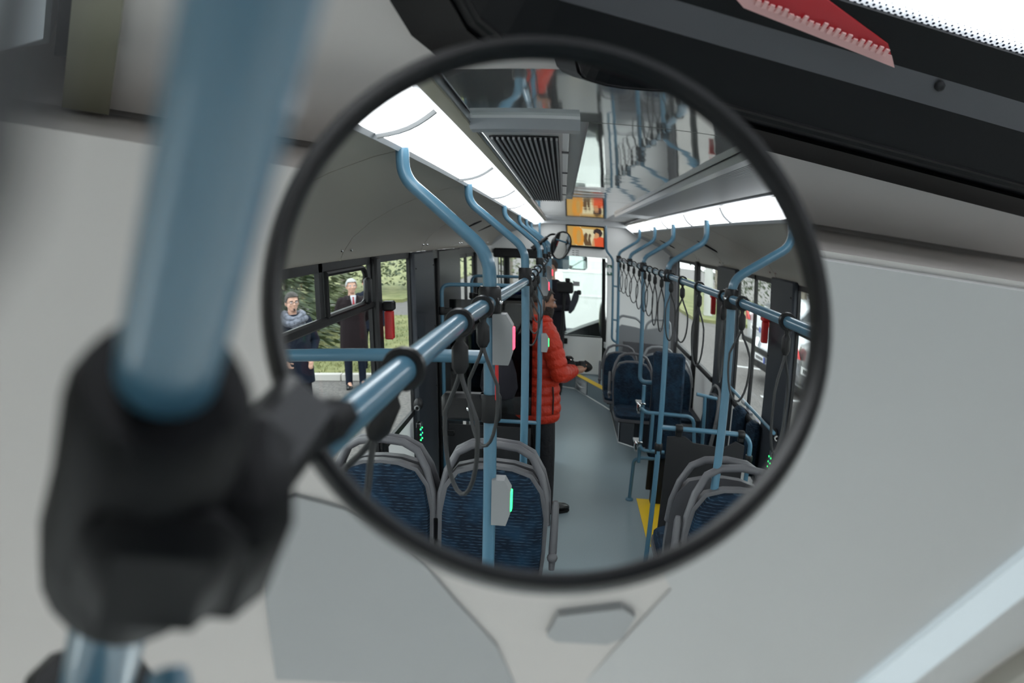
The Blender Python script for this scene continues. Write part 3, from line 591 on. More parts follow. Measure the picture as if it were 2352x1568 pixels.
# cross bar from the nearest pole to the door-side wall
t = thing('cross_bar', 'horizontal blue bar from the nearest pole to the door-side window', 'rail', (railx(1.2), 1.21, 1.757)); MB().tube([(0, 0, 0), (.75, 0, 0)], .0165, 14).build('bar', 'blue_paint', t)
# door screens
def screen(x0, x1, y, zt, zb, z0, label):
    t = thing('door_screen', label, 'partition', (x1, y, 0), 0, 'door screens'); w = x1 - x0
    MB().tube(fillet([(x0 - x1, 0, zt), (0, 0, zt), (0, 0, z0)], .06, 6), .0135, 12).build('frame', 'blue_paint', t)
    MB().tube(fillet([(x0 - x1, 0, zb), (-.0, 0, zb), (-.0, 0, zb + .1)], .05, 6), .0135, 12).build('lower_rail', 'blue_paint', t)
    m = MB(); m.box((-w + .05, -.004, zb + .05), (-.05, .004, zt - .10)); m.build('glass', 'smoked_glass', t, False)
    m = MB(); m.box((-w + .05, -.006, z0 + .05), (-.03, .006, zb - .04)); m.build('lower_board', 'black_matte', t, False)
    for z in (zt - .18, zb - .10):
        m = clamp_mb(MB(), (0, 0, z), 'z', .024, .055); m.box((-.07, -.014, z - .022), (0, .014, z + .022), bev=.006); m.build('clamp', 'black_plastic', t)
    return t
screen(railx(3.84), 1.065, 3.84, 1.735, .80, 0, 'smoked glass door screen in a blue tube frame, nearer of the two')
screen(railx(5.25), 1.07, 5.25, 1.71, .80, 0, 'smoked glass door screen in a blue tube frame, farther of the two')
# door-side furniture between the doors: dark wall of the engine cover and a dark seat
for zz, yy, lab, x, s in ((1.63, 2.80, 'red emergency hammer in black holder by door-side window', 1.135, 1), (1.60, 5.40, 'small red hammer on the farther driver-side pillar', -1.125, -1), (1.60, 3.845, 'red hammer on the nearer driver-side pillar', -1.125, -1)):
    t = thing('emergency_hammer', lab, 'hammer', (x, yy, zz))
    m = MB(); m.box((-.022, -.02, -.10), (.022, .02, .05), bev=.006); m.build('holder', 'red_plastic', t, False)
    m = MB(); m.box((-.03, -.03, .05), (.03, .03, .10), bev=.008); m.tube([(-s * .03, 0, .085), (s * .03, 0, .085)], .012, 8); m.build('head', 'black_plastic', t, False) if s > 0 else m.build('head', 'red_plastic', t, False)
def validator(x, y, z, label, s):
    t = thing('wheelchair_button_panel', label, 'button panel', (x, y, z))
    m = MB(); m.box((-.012, -.028, -.09), (.012, .028, .05), bev=.006); m.build('body', 'black_plastic', t, False)
    m = MB(); m.box((-.015, -.022, .02), (.014, .022, .05)); m.build('cap', 'alu', t, False); m = MB(); m.box((-.0155, -.014, -.045), (.0145, .014, .01)); m.build('symbol', 'car_glass' if 0 else 'plate_blue', t, False)
    for i in range(3):
        for k in (-1, 1): m = MB(); m.sphere((-s * .013, k * .02, -.06 + i * .035), .006, 8, 5); m.build('lamp', 'led_green', t)
    t = thing('camera_dome', label.replace('lit wheelchair button panel', 'round black lens unit') + ', just above', 'sensor', (x, y, z + .17))
    m = MB(); m.sphere((0, 0, 0), (.03, .035, .04), 14, 8); m.build('body', 'black_plastic', t); m = MB(); m.lathe([(.010, 0), (.018, 0), (.018, .02), (.010, .02)], 14, Matrix.Translation((0, -.025, -.015)) @ Matrix.Rotation(PI / 2, 4, 'X'), True); m.build('ring', 'chrome', t)
validator(1.148, 3.43, .84, 'lit wheelchair button panel on the dark door-side pillar', 1); validator(-1.148, 3.50, .80, 'lit wheelchair button panel on the dark driver-side pillar', -1)

# ---------------------------------------------------------------- seats
def seat(loc, rz, label, group, armrest=0, plastic='seat_plastic', sc=1.0, leg=True):
    """local frame: backrest in plane y=0, sitter faces -y, origin on the floor"""
    t = thing('bus_seat', label, 'seat', loc, rz, group); t.scale = (sc, sc, sc); tilt = .13
    def bk(x, z, y=0): return V((x, y + (z - .45) * tilt, z))
    out = [(-.205, .43), (-.216, .60), (-.216, .74), (-.195, .84), (-.15, .90), (-.075, .922), (0, .927), (.075, .922), (.15, .90), (.195, .84), (.216, .74), (.216, .60), (.205, .43)]
    n = len(out); m = MB(); f0 = [bk(x, z, -.012) for x, z in out]; f1 = [bk(x * .99, z, .022) for x, z in out]
    m.rings([f0, f1]); m.build('back_shell', plastic, t)
    # grip: raised arch above the cushion
    arch = [(-.213, .70), (-.208, .80), (-.185, .89), (-.145, .965), (-.09, .995), (0, 1.005), (.09, .995), (.145, .965), (.185, .89), (.208, .80), (.213, .70)]
    MB().tube([bk(x, z, .004) for x, z in fillet([(a[0], 0, a[1]) for a in arch], .02, 2) for x, z in [(x, z)]] if False else [bk(a[0], a[1], .004) for a in arch], .0155, 10).build('grip', plastic, t)
    m = MB(); oc = [(x * .93, .445 + (z - .445) * .985 - .006) for x, z in out]
    r0 = [bk(x, z, -.012) for x, z in oc]; r1 = [bk(x * .98, z, -.034) for x, z in oc]; r2 = [bk(x * .86, .68 + (z - .68) * .9, -.044) for x, z in oc]
    m.rings([r0, r1, r2]); m.build('back_cushion', 'fabric', t)
    m = MB(); so = rrect(.42, .42, .09, 4)
    m.rings([[V((x, y - .22, .395)) for x, y in so], [V((x, y - .22, .425)) for x, y in so]]); m.build('pan', plastic, t)
    m = MB(); m.rings([[V((x * .95, y * .97 - .22, .425)) for x, y in so], [V((x * .97, y * .98 - .22, .455)) for x, y in so], [V((x * .86, y * .86 - .22, .475)) for x, y in so]]); m.build('seat_cushion', 'fabric', t)
    m = MB(); m.box((-.17, -.36, .37), (.17, -.02, .40)); leg and m.box((-.03, -.24, .02), (.03, -.14, .38)); leg and m.box((-.14, -.34, 0), (.14, -.06, .02)); m.build('leg' if leg else 'bracket', 'black_plastic', t, False)
    if armrest:
        a = armrest; m = MB(); m.tube([bk(a * .245, .52), bk(a * .245, .60), bk(a * .245, .78), bk(a * .245, .80)], [.012, .017, .015, .010], 10); m.sphere(bk(a * .245, .575, -.01), .022, 10, 6); m.build('armrest', plastic, t)
    return t
Z = .255
pod = MB(); pod.box((.255, .3, 0), (1.19, 2.62, .25)); trim(pod, 'floor_side', label='grey-blue podium under door-side seats'); pod = MB(); pod.box((-1.19, .3, 0), (-.225, 2.65, .25)); trim(pod, 'floor_side', label='grey-blue podium under driver-side seats')
seat((.515, 1.93, Z), 0, 'rear-facing navy seat behind the nearest pole with green stop box', 'seats facing the mirror', -1)
seat((.965, 1.93, Z), 0, 'rear-facing navy seat by the door-side window, nearest pair', 'seats facing the mirror')
seat((.515, 2.12, Z), PI, 'grey-backed seat showing only its grip behind the nearest aisle seat', 'seats facing forward'); seat((.965, 2.12, Z), PI, 'grey-backed seat showing only its grip behind the nearest window seat', 'seats facing forward')
seat((-.455, 1.88, Z), 0, 'rear-facing navy seat at lower right beside the aisle', 'seats facing the mirror', 1)
seat((-.905, 1.88, Z), 0, 'rear-facing navy seat by driver-side window, nearest pair', 'seats facing the mirror')
seat((-.43, 2.20, Z - .03), PI, 'forward-facing seat with grey plastic back just beyond the nearest driver-side seat', 'seats facing forward'); seat((-.88, 2.20, Z - .03), PI, 'forward-facing seat by driver-side window, hidden behind the nearest pair', 'seats facing forward')
# black plate trim on wheel arch box
m = MB(); m.prism([(-.35, 5.98), (-.49, 5.86), (-1.19, 5.86), (-1.19, 7.24), (-.34, 7.24), (-.35, 6.9)], lambda u, v: (u, v, 0), (0, 0, .345)); trim(m, 'dark_panel', label='dark wheel-arch box')
m = MB(); m.tube([(-.34, 7.1, .01), (-.345, 5.975, .01), (-.49, 5.85, .01), (-.62, 5.85, .01)], .007, 6); m.tube([(-.345, 5.975, .01), (-.342, 5.97, .35)], .005, 6); trim(m, 'trim_grey')
g = 'rear-facing seats on the wheel arch'
seat((-.45, 5.87, .0), 0, 'navy rear-facing aisle seat, nearer one on the wheel arch', g, 1, sc=.955, leg=False); seat((-.87, 5.9, .0), 0, 'navy rear-facing window seat, nearer one on the wheel arch', g, 0, 'pale_seat_plastic', .955, leg=False)
seat((-.385, 6.62, -.02), 0, 'navy rear-facing aisle seat, farther one toward the cab', g, 1, sc=.93, leg=False); seat((-.83, 6.62, .0), 0, 'navy rear-facing window seat with pale grip, farther one toward the cab', g, 0, 'pale_seat_plastic', .93, leg=False)
seat((-1.055, 5.06, -.04), PI / 2, 'navy seat with pale grip turned sideways against the driver-side wall', None, 0, 'pale_seat_plastic', .93)
# grey double seat back in front of the cab wall
t = thing('double_seat', 'large grey double seat back with two grips before the cab wall', 'seat', (-.70, 7.12, .2))
m = MB(); o2 = [(-.34, .15), (-.335, .62), (-.32, .86), (-.27, .90), (-.10, .88), (0, .86), (.10, .88), (.27, .92), (.32, .89), (.335, .62), (.345, .15)]
m.rings([[V((-x, .0 + (z - .4) * -.10, z)) for x, z in o2], [V((-x, .05 + (z - .4) * -.10, z)) for x, z in o2]]); m.build('back_shell', 'pale_seat_plastic', t)
for k in (-1, 1):
    m = MB(); m.tube(fillet([(k * .325, -.02, .80), (k * .31, -.03, .97), (k * .27, -.035, 1.01), (k * .09, -.035, .99), (k * .03, -.03, .93), (k * .02, -.03, .85)], .04, 4), .015, 10); m.build('grip', 'pale_seat_plastic', t)
m = MB(); m.box((-.32, .05, .20), (.32, .45, .30), bev=.03); m.build('seat_cushion', 'fabric', t)
m = MB(); m.box((-.29, -.012, .1), (.25, -.002, .7), bev=.004); m.v = [v + V((0, (v.z - .4) * -.10, 0)) for v in m.v]; m.build('back_panel', 'seat_plastic', t)
# tall wheelchair backrest and gate
t = thing('padded_board', 'tall narrow navy padded backrest board of the wheelchair bay', 'backrest', (-.565, 4.42, 0))
m = MB(); m.box((-.125, 0, .40), (.125, .10, 1.25), bev=.022); m.build('pad', 'fabric', t); m = MB(); m.box((-.10, .10, .1), (.10, .13, 1.15)); m.box((-.06, .05, 0), (.06, .12, .42)); m.build('mount', 'black_plastic', t, False)
t = thing('wheelchair_gate', 'blue tube gate with chrome hinges before the navy backrest', 'gate', (-.36, 4.36, 0))
MB().tube(fillet([(.02, 0, .825), (-.03, 0, .79), (-.41, 0, .79), (-.445, 0, .50), (-.445, 0, .10)], .06, 6), .0145, 12).tube(fillet([(.0, 0, .52), (-.03, 0, .485), (-.20, 0, .485)], .04), .0145, 12).tube([(-.085, 0, .485), (-.085, 0, .79)], .0145, 10).build('gate_tube', 'blue_paint', t)
MB().tube([(-.012, .07, .36), (-.012, .07, .985)], .0145, 12).tube(fillet([(.025, .16, .0), (.025, .10, .36), (-.02, .07, .40), (-.15, .07, .40)], .05, 6), .015, 12).tube([(-.43, .05, .96), (-.60, .05, .94)], .014, 10).tube([(-.50, .05, .95), (-.52, .05, .45)], .0145, 10).build('post', 'blue_paint', t)
m = MB(); m.lathe([(.034, 0), (.034, .008), (.02, .02), (.016, .02)], 18, Matrix.Translation((.025, .16, 0))); m.build('floor_flange', 'blue_paint', t)
for z in (.83, .525):
    m = MB(); m.box((-.02, -.02, z + .02), (.05, .08, z + .035), bev=.003); m.box((.02, -.03, z - .035), (.045, .02, z + .03), bev=.006); m.tube([(.03, -.005, z - .05), (.03, -.005, z + .03)], .012, 10); m.build('hinge', 'chrome', t)
m = MB(); m.box((-.70, .08, .44), (-.52, .10, .52)); m.build('bracket', 'blue_paint', t, False)
# black partition board on the blue rail
t = thing('partition_board', 'black board hung on a blue rail behind the driver-side seats', 'partition', (XL, 3.40, 0))
MB().tube(fillet([(0, 0, .965), (-.56, 0, .97), (-.60, 0, .92), (-.60, 0, 0)], .05, 6), .0155, 12).build('rail', 'blue_paint', t)
m = MB(); m.prism([(-.05, .05), (-.05, .91), (-.16, .92), (-.22, .885), (-.42, .87), (-.50, .92), (-.56, .90), (-.57, .05)], lambda u, v: (u, -.006, v), (0, .012, 0)); m.build('board', 'black_matte', t, False)
for p, ax in (((-.12, 0, .967), 'x'), ((-.53, 0, .97), 'x'), ((0, 0, .84), 'z'), ((-.60, 0, .82), 'z')):
    m = clamp_mb(MB(), p, ax, .026, .045); m.box((p[0] - .02, -.012, p[2] - .05), (p[0] + .02, .012, p[2]), bev=.005); m.build('clamp', 'black_plastic', t)
# folding seats at the driver-side wall and rail above
for y, l in ((4.25, 'navy folded seat pad on the driver-side wall, farther one'), (3.86, 'navy folded seat pad on the driver-side wall, nearer one')):
    t = thing('folding_seat', l, 'seat', (-1.12, y, 0), 0, 'folded wall seats'); m = MB(); m.box((-.045, -.075, .55), (.055, .075, .94), bev=.035); m.build('pad', 'fabric', t); m = MB(); m.box((-.075, -.08, .50), (-.045, .08, .92)); m.build('frame', 'seat_plastic', t, False)
m = MB(); m.box((-.003, -.07, -.10), (.003, .07, .10)); o = tag(m.build('wall_label', 'plate_blue', None, False), 'blue label on the driver-side wall between the folded seats', 'label'); o.location = (-1.196, 4.02, .80)
t = thing('wall_rail', 'blue wall rail along the driver-side window sill', 'rail', (-1.12, 4.2, .99)); MB().tube([(0, -.75, 0), (0, .6, .01)], .013, 10).build('tube', 'blue_paint', t); m = clamp_mb(MB(), (0, -.02, 0), 'y', .018, .09); m.build('joint', 'trim_grey', t)
m = MB(); m.prism([(-.398, 4.55), (-.62, 4.55), (-.62, 3.72), (-.408, 3.72)], lambda u, v: (u, v, .0), (0, 0, .004)); trim(m, 'yellow', label='yellow floor marking')
# dark equipment between doors, low wall and seat on the door side
t = thing('fuel_tank_cover', 'dark cover and seat back beyond the door screens on the door side', 'seat', (.78, 5.9, 0)); m = MB(); m.box((-.22, 0, 0), (.22, .5, .55), bev=.03); m.build('box', 'black_plastic', t, False)
m = MB(); m.box((-.2, .36, .9), (.2, .44, 1.42), bev=.05); m.build('backrest', 'dark_panel', t); m = MB(); m.tube(fillet([(-.19, .40, 1.36), (-.17, .40, 1.47), (.17, .40, 1.47), (.19, .40, 1.36)], .05), .014, 8); m.build('grip', 'plate_blue', t)

# ---------------------------------------------------------------- people
def remesh(mb, name, m, parent, vox, sm=3, loc=None):
    me = mb.mesh(name, m); o = bpy.data.objects.new(name, me); C.objects.link(o)
    r = o.modifiers.new('r', 'REMESH'); r.mode = 'VOXEL'; r.voxel_size = vox; r.use_smooth_shade = True
    k = o.modifiers.new('s', 'SMOOTH'); k.iterations = sm; k.factor = .5
    bpy.context.view_layer.update(); me2 = bpy.data.meshes.new_from_object(o.evaluated_get(bpy.context.evaluated_depsgraph_get()))
    o.modifiers.clear(); o.data = me2; bpy.data.meshes.remove(me); me2.name = name
    if not me2.materials: me2.materials.append(MT[m])
    for p in me2.polygons: p.use_smooth = True
    if parent: o.parent = parent
    return o
def limb(mb, pts, rr, seg=14, flat=1.):
    P = [V(p) for p in pts]; mb.tube(P, rr, seg, flat=flat); mb.sphere(P[0], rr[0]); mb.sphere(P[-1], rr[-1]); return mb
def torso(mb, secs, seg=22):
    # (x, y, z, halfwidth x, halfdepth y, rot)
    rs = [[V((cx + w * math.copysign(abs(math.cos(t)) ** .85, math.cos(t)), cy + d * math.copysign(abs(math.sin(t)) ** .85, math.sin(t)), z)) for t in [2 * PI * k / seg for k in range(seg)]] for cx, cy, z, w, d in secs]
    mb.rings(rs); return mb
def hand(mb, w, d, side, up=V((0, 0, 1)), s=1.0, curl=.5):
    """palm from wrist w along direction d, five fingers"""
    w, d = V(w), V(d).normalized(); x = d.cross(up).normalized() * side; n = d.cross(x).normalized()
    limb(mb, [w - d * .02, w + d * .035 * s, w + d * .075 * s], [.022 * s, .030 * s, .030 * s], flat=1)
    for i, (o, L) in enumerate(((-.024, .062), (-.008, .074), (.008, .070), (.023, .055))):
        b = w + d * .085 * s + x * o * s; q = d; p = [b]
        for k in range(3):
            a = curl * (k + .6) * .55; q = (d * math.cos(a) + n * math.sin(a)); p.append(p[-1] + q * L * s * (.42, .32, .26)[k])
        limb(mb, p, [.0095 * s, .0088 * s, .008 * s, .007 * s], 8)
    b = w + d * .03 * s - x * .028 * s; limb(mb, [b, b + (d * .5 - x * .7 + n * .2) * .04 * s, b + (d * .8 - x * .6 + n * .5) * .065 * s], [.013 * s, .011 * s, .009 * s], 8)
def head(mb, c, M, s=1.0, nose=1.0):
    """c: centre of head; M: 3x3 orientation, face looks along local +y"""
    f = lambda x, y, z: V(c) + M @ (V((x, y, z)) * s)
    def ell(x, y, z, a, b, d):
        t = MB(); t.sphere((0, 0, 0), (a * s, b * s, d * s), 18, 12); mb.add([f(x, y, z) + M @ p for p in t.v], t.f)
    ell(0, -.012, .035, .076, .092, .085); ell(0, .012, -.03, .064, .072, .075); ell(0, .035, -.078, .042, .042, .034); ell(0, .070, -.012, .045, .022, .04)
    for k in (-1, 1):
        ell(k * .077, -.008, -.008, .011, .020, .032); ell(k * .030, .078, .028, .026, .012, .008); ell(k * .038, .064, -.02, .022, .02, .02)
    mb.rings([[f(x * .7, .080, .018), f(-x * .7, .080, .018), f(-x * .5, .096, .012), f(x * .5, .096, .012)] for x in (.010,)] + [[f(.017, .078, -.030), f(-.017, .078, -.030), f(-.010, .112, -.024), f(.010, .112, -.024)]])
    ell(0, .102, -.024, .013, .013, .010); ell(0, .083, -.050, .024, .012, .006); ell(0, .081, -.061, .020, .011, .006)
def face(par, c, M, eye='hair_dark', s=1.0, brow='hair_dark', lips=True):
    f = lambda x, y, z: V(c) + M @ (V((x, y, z)) * s)
    for k in (-1, 1):
        e = MB(); e.sphere(f(k * .031, .0845, .006), (.011 * s, .007 * s, .007 * s), 10, 6); o = e.build('eye', 'shirt', par)
        e = MB(); e.sphere(f(k * .031, .0915, .006), .0045 * s, 8, 5); e.build('iris', 'hair_dark', o)
        e = MB(); e.tube([f(k * .014, .092, .023), f(k * .032, .094, .028), f(k * .050, .080, .023)], .0042 * s, 6); e.build('eyebrow', brow, par)
def hairmesh(par, c, M, m, s=1.0, thick=.010, front=.045, low=-.03, name='hair', vol=1.0):
    f = lambda x, y, z: V(c) + M @ (V((x, y, z)) * s); mb = MB(); seg, rg = 30, 14; rs = []
    for i in range(rg + 1):
        a = PI * .5 * (i + .05) / rg * 1.28; ring = []
        for k in range(seg):
            t = 2 * PI * k / seg; ya = math.sin(t); lim = low if ya < .2 else low + (front - low) * min(1, (ya - .2) / .45)
            z = .035 + math.cos(a) * .098 * vol; rr = math.sin(a); z = max(z, lim)
            rr2 = math.sqrt(max(.0, 1 - ((z - .035) / .098 / vol) ** 2)) if z > .035 else 1 - .10 * ((.035 - z) / .09) ** 2
            rr = min(rr, 1) if a < PI / 2 else rr2
            wob = 1 + .03 * math.sin(5 * t + i) + .02 * math.sin(11 * t - 2 * i)
            ring.append(f(math.cos(t) * (.076 + thick) * rr * wob, -.012 + ya * (.092 + thick) * rr * wob, z))
        rs.append(ring)
    mb.rings(rs, False); o = mb.build(name, m, par); md = o.modifiers.new('t', 'SOLIDIFY'); md.thickness = .004; return o
def rot(yaw, pitch=0): return (Matrix.Rotation(yaw, 3, 'Z') @ Matrix.Rotation(pitch, 3, 'X'))
def shoe(par, p, yaw, m='shoe', sole=None, s=1.0):
    M = Matrix.Rotation(yaw, 3, 'Z'); f = lambda x, y, z: V(p) + M @ V((x, y, z)) * s; mb = MB(); seg = 14
    secs = [(-.075, .030, .085), (-.05, .040, .095), (0, .040, .085), (.06, .043, .065), (.12, .050, .050), (.17, .044, .042), (.195, .022, .028)]
    rs = [[f(w * math.cos(t), y, .012 + max(0, .5 + .5 * math.sin(t)) * h) for t in [2 * PI * k / seg for k in range(seg)]] for y, w, h in secs]
    mb.rings(rs); o = mb.build('shoe', m, par)
    mb = MB(); out = [(w * 1.04, y) for y, w, h in secs] + [(-w * 1.04, y) for y, w, h in secs[::-1]]; mb.prism(out, lambda u, v: f(u, v, 0), (0, 0, .016 * s)); mb.build('sole', sole or 'black_rubber', o, False)
def person(name_label, loc, rz, H=1.75, coat='coat_black', trousers='trouser_black', skin='skin', hairm='hair_dark', pose='hang', coat_len=.50, hy=0, hp=0, vox=.008, group=None, extra=None, fat=1.0):
    """standing figure, local frame faces +y, origin between the feet"""
    t = thing('person', name_label, 'person', loc, rz, group); k = H / 1.75; s = lambda *a: [V(p) * k for p in a]
    b = MB(); W_ = fat
    legs = []
    for sd in (-1, 1):
        hip, kn, an = V((sd * .09, 0, .90)), V((sd * .105, .015, .50)), V((sd * .11, -.01, .09)); legs.append((hip, kn, an))
        limb(b, s(hip, kn, an), [.075 * k, .052 * k, .036 * k]); limb(b, s(an, an + V((0, .13, -.045))), [.035 * k, .028 * k])
    torso(b, [(0, 0, z * k, w * k * W_, d * k * W_) for z, w, d in ((.86, .14, .10), (.95, .155, .11), (1.10, .135, .10), (1.25, .155, .115), (1.38, .165, .11), (1.45, .12, .08), (1.48, .07, .06))])
    hc = V((0, .02, 1.635)) * k; HM = rot(hy, hp); limb(b, [V((0, -.01, 1.42)) * k, V((0, .005, 1.50)) * k, hc - V((0, .01, .06)) * k], [.06 * k, .052 * k, .050 * k]); head(b, hc, HM, k)
    arms = []
    for sd in (-1, 1):
        sh = V((sd * .175, 0, 1.40))
        if pose == 'hang': el, wr = V((sd * .235, -.03, 1.12)), V((sd * .235, .05, .87))
        elif pose == 'back': el, wr = V((sd * .26, -.09, 1.13)), V((sd * .06, -.16, .95))
        elif pose == 'pocket': el, wr = V((sd * .27, -.03, 1.13)), V((sd * .17, .12, .95))
        elif pose == 'camera': el, wr = V((sd * .25, .06, 1.14)), V((sd * .07, .30, 1.13))
        arms.append((sd, sh, el, wr)); limb(b, s(sh, el, wr), [.052 * k, .042 * k, .028 * k])
        d = (wr - el).normalized(); hand(b, wr * k + d * .01, d, sd, V((0, 0, 1)) if abs(d.z) < .8 else V((0, 1, 0)), k * .95, .8)
    remesh(b, 'body', skin, t, vox); face(t, hc, HM, s=k, brow=hairm)
    c = MB(); top = [(z, w, d) for z, w, d in ((.90 - coat_len + .02, .20, .145), (.90 - coat_len * .5, .195, .14), (.92, .185, .135), (1.10, .172, .128), (1.25, .185, .140), (1.37, .195, .132), (1.44, .15, .105), (1.49, .085, .075))]
    torso(c, [(0, 0, z * k, w * k * W_, d * k * W_) for z, w, d in top])
    for sd, sh, el, wr in arms: limb(c, s(sh + V((-sd * .02, 0, -.01)), el, wr - (wr - el).normalized() * .015), [.074 * k * W_, .060 * k, .046 * k])
    remesh(c, 'coat', coat, t, vox)
    c = MB(); torso(c, [(0, 0, z * k, w * k * W_, d * k * W_) for z, w, d in ((.78, .16, .115), (.90, .165, .12), (.98, .155, .115))])
    for hip, kn, an in legs: limb(c, s(hip, kn, an + V((0, .01, -.035))), [.092 * k, .068 * k, .055 * k])
    remesh(c, 'trousers', trousers, t, vox)
    for hip, kn, an in legs: shoe(t, V((an.x, -.0, 0)) * k, R(-8 if an.x < 0 else 8) * -1, s=k)
    if extra: extra(t, k, hc, HM, arms)
    return t
def ex_old(t, k, hc, HM, arms):
    hairmesh(t, hc, HM, 'hair_white', k, .010, .078, -.03)
    m = MB(); m.prism([(-.05, 1.50), (.05, 1.50), (.035, 1.40), (.0, 1.27), (-.035, 1.40)], lambda u, v: (u * k, (.125 + (1.5 - v) * .12) * k, v * k), (0, .012, 0)); m.build('shirt', 'shirt', t, False)
    m = MB(); m.prism([(-.014, 1.475), (.014, 1.475), (.010, 1.45), (.022, 1.30), (0, 1.26), (-.022, 1.30), (-.010, 1.45)], lambda u, v: (u * k, (.14 + (1.5 - v) * .12) * k, v * k), (0, .01, 0)); m.build('tie', 'tie_red', t, False)
    for s_ in (-1, 1):
        m = MB(); m.prism([(s_ * .05, 1.52), (s_ * .085, 1.44), (s_ * .055, 1.33), (s_ * .01, 1.24), (s_ * .03, 1.38)], lambda u, v: (u * k, (.135 + (1.5 - v) * .13) * k, v * k), (0, .014, 0)); m.build('lapel', 'coat_plum', t, False)
def ex_scarf(t, k, hc, HM, arms):
    hairmesh(t, hc, HM, 'hair_dark', k, .008, .075, -.02)
    m = MB()
    for i, (z, r, w) in enumerate(((1.43, .125, .045), (1.475, .105, .042), (1.395, .10, .04))):
        m.tube([V((math.cos(a) * r, .02 + math.sin(a) * r * .9 + (.04 if math.sin(a) > 0 else 0), z + .02 * math.sin(a * 2 + i) - .02 * math.sin(a))) * k for a in [2 * PI * j / 24 for j in range(24)]], w * k, 12, True)
    m.build('scarf', 'scarf', t)
    f = lambda x, y, z: hc + HM @ (V((x, y, z)) * k); m = MB()
    for s_ in (-1, 1): m.tube([f(s_ * .032 + .024 * math.cos(a), .097, .004 + .015 * math.sin(a)) for a in [2 * PI * j / 16 for j in range(16)]], .0018 * k, 6, True); m.tube([f(s_ * .056, .096, .006), f(s_ * .080, .01, .004)], .0018 * k, 6)
    m.tube([f(-.01, .099, .008), f(.01, .099, .008)], .0018 * k, 6); m.build('glasses', 'black_plastic', t)
    m = MB(); m.sphere(f(0, .078, -.082), (.012 * k, .008, .012 * k), 8, 6); m.build('goatee', 'hair_dark', t)
def ex_short(t, k, hc, HM, arms): hairmesh(t, hc, HM, 'hair_dark', k, .010, .055, -.035)
GZ = -.32
person('grey-haired man in dark long coat and red tie outside the bus window', (3.50, 9.12, GZ), R(152), 1.76, 'coat_plum', 'coat_navy', 'skin', 'hair_white', 'back', .36, 0, 0, extra=ex_old, fat=1.12)
person('man in glasses and thick grey scarf standing outside at the left', (3.43, 6.72, GZ), R(140), 1.78, 'coat_navy', 'coat_black', 'skin', 'hair_dark', 'pocket', .28, 0, 0, extra=ex_scarf, fat=1.1)
person('person in dark navy clothes half hidden behind the window pillar outside', (3.55, 10.1, GZ), R(170), 1.74, 'coat_navy', 'coat_navy', 'skin', 'hair_dark', 'hang', .10, 0, 0, extra=ex_short)
person('person in black filming at the front door beyond the cab step', (.42, 8.0, 0), R(200), 1.80, 'coat_black', 'trouser_black', 'skin', 'hair_dark', 'camera', .10, 0, 0, vox=.01, extra=ex_short)
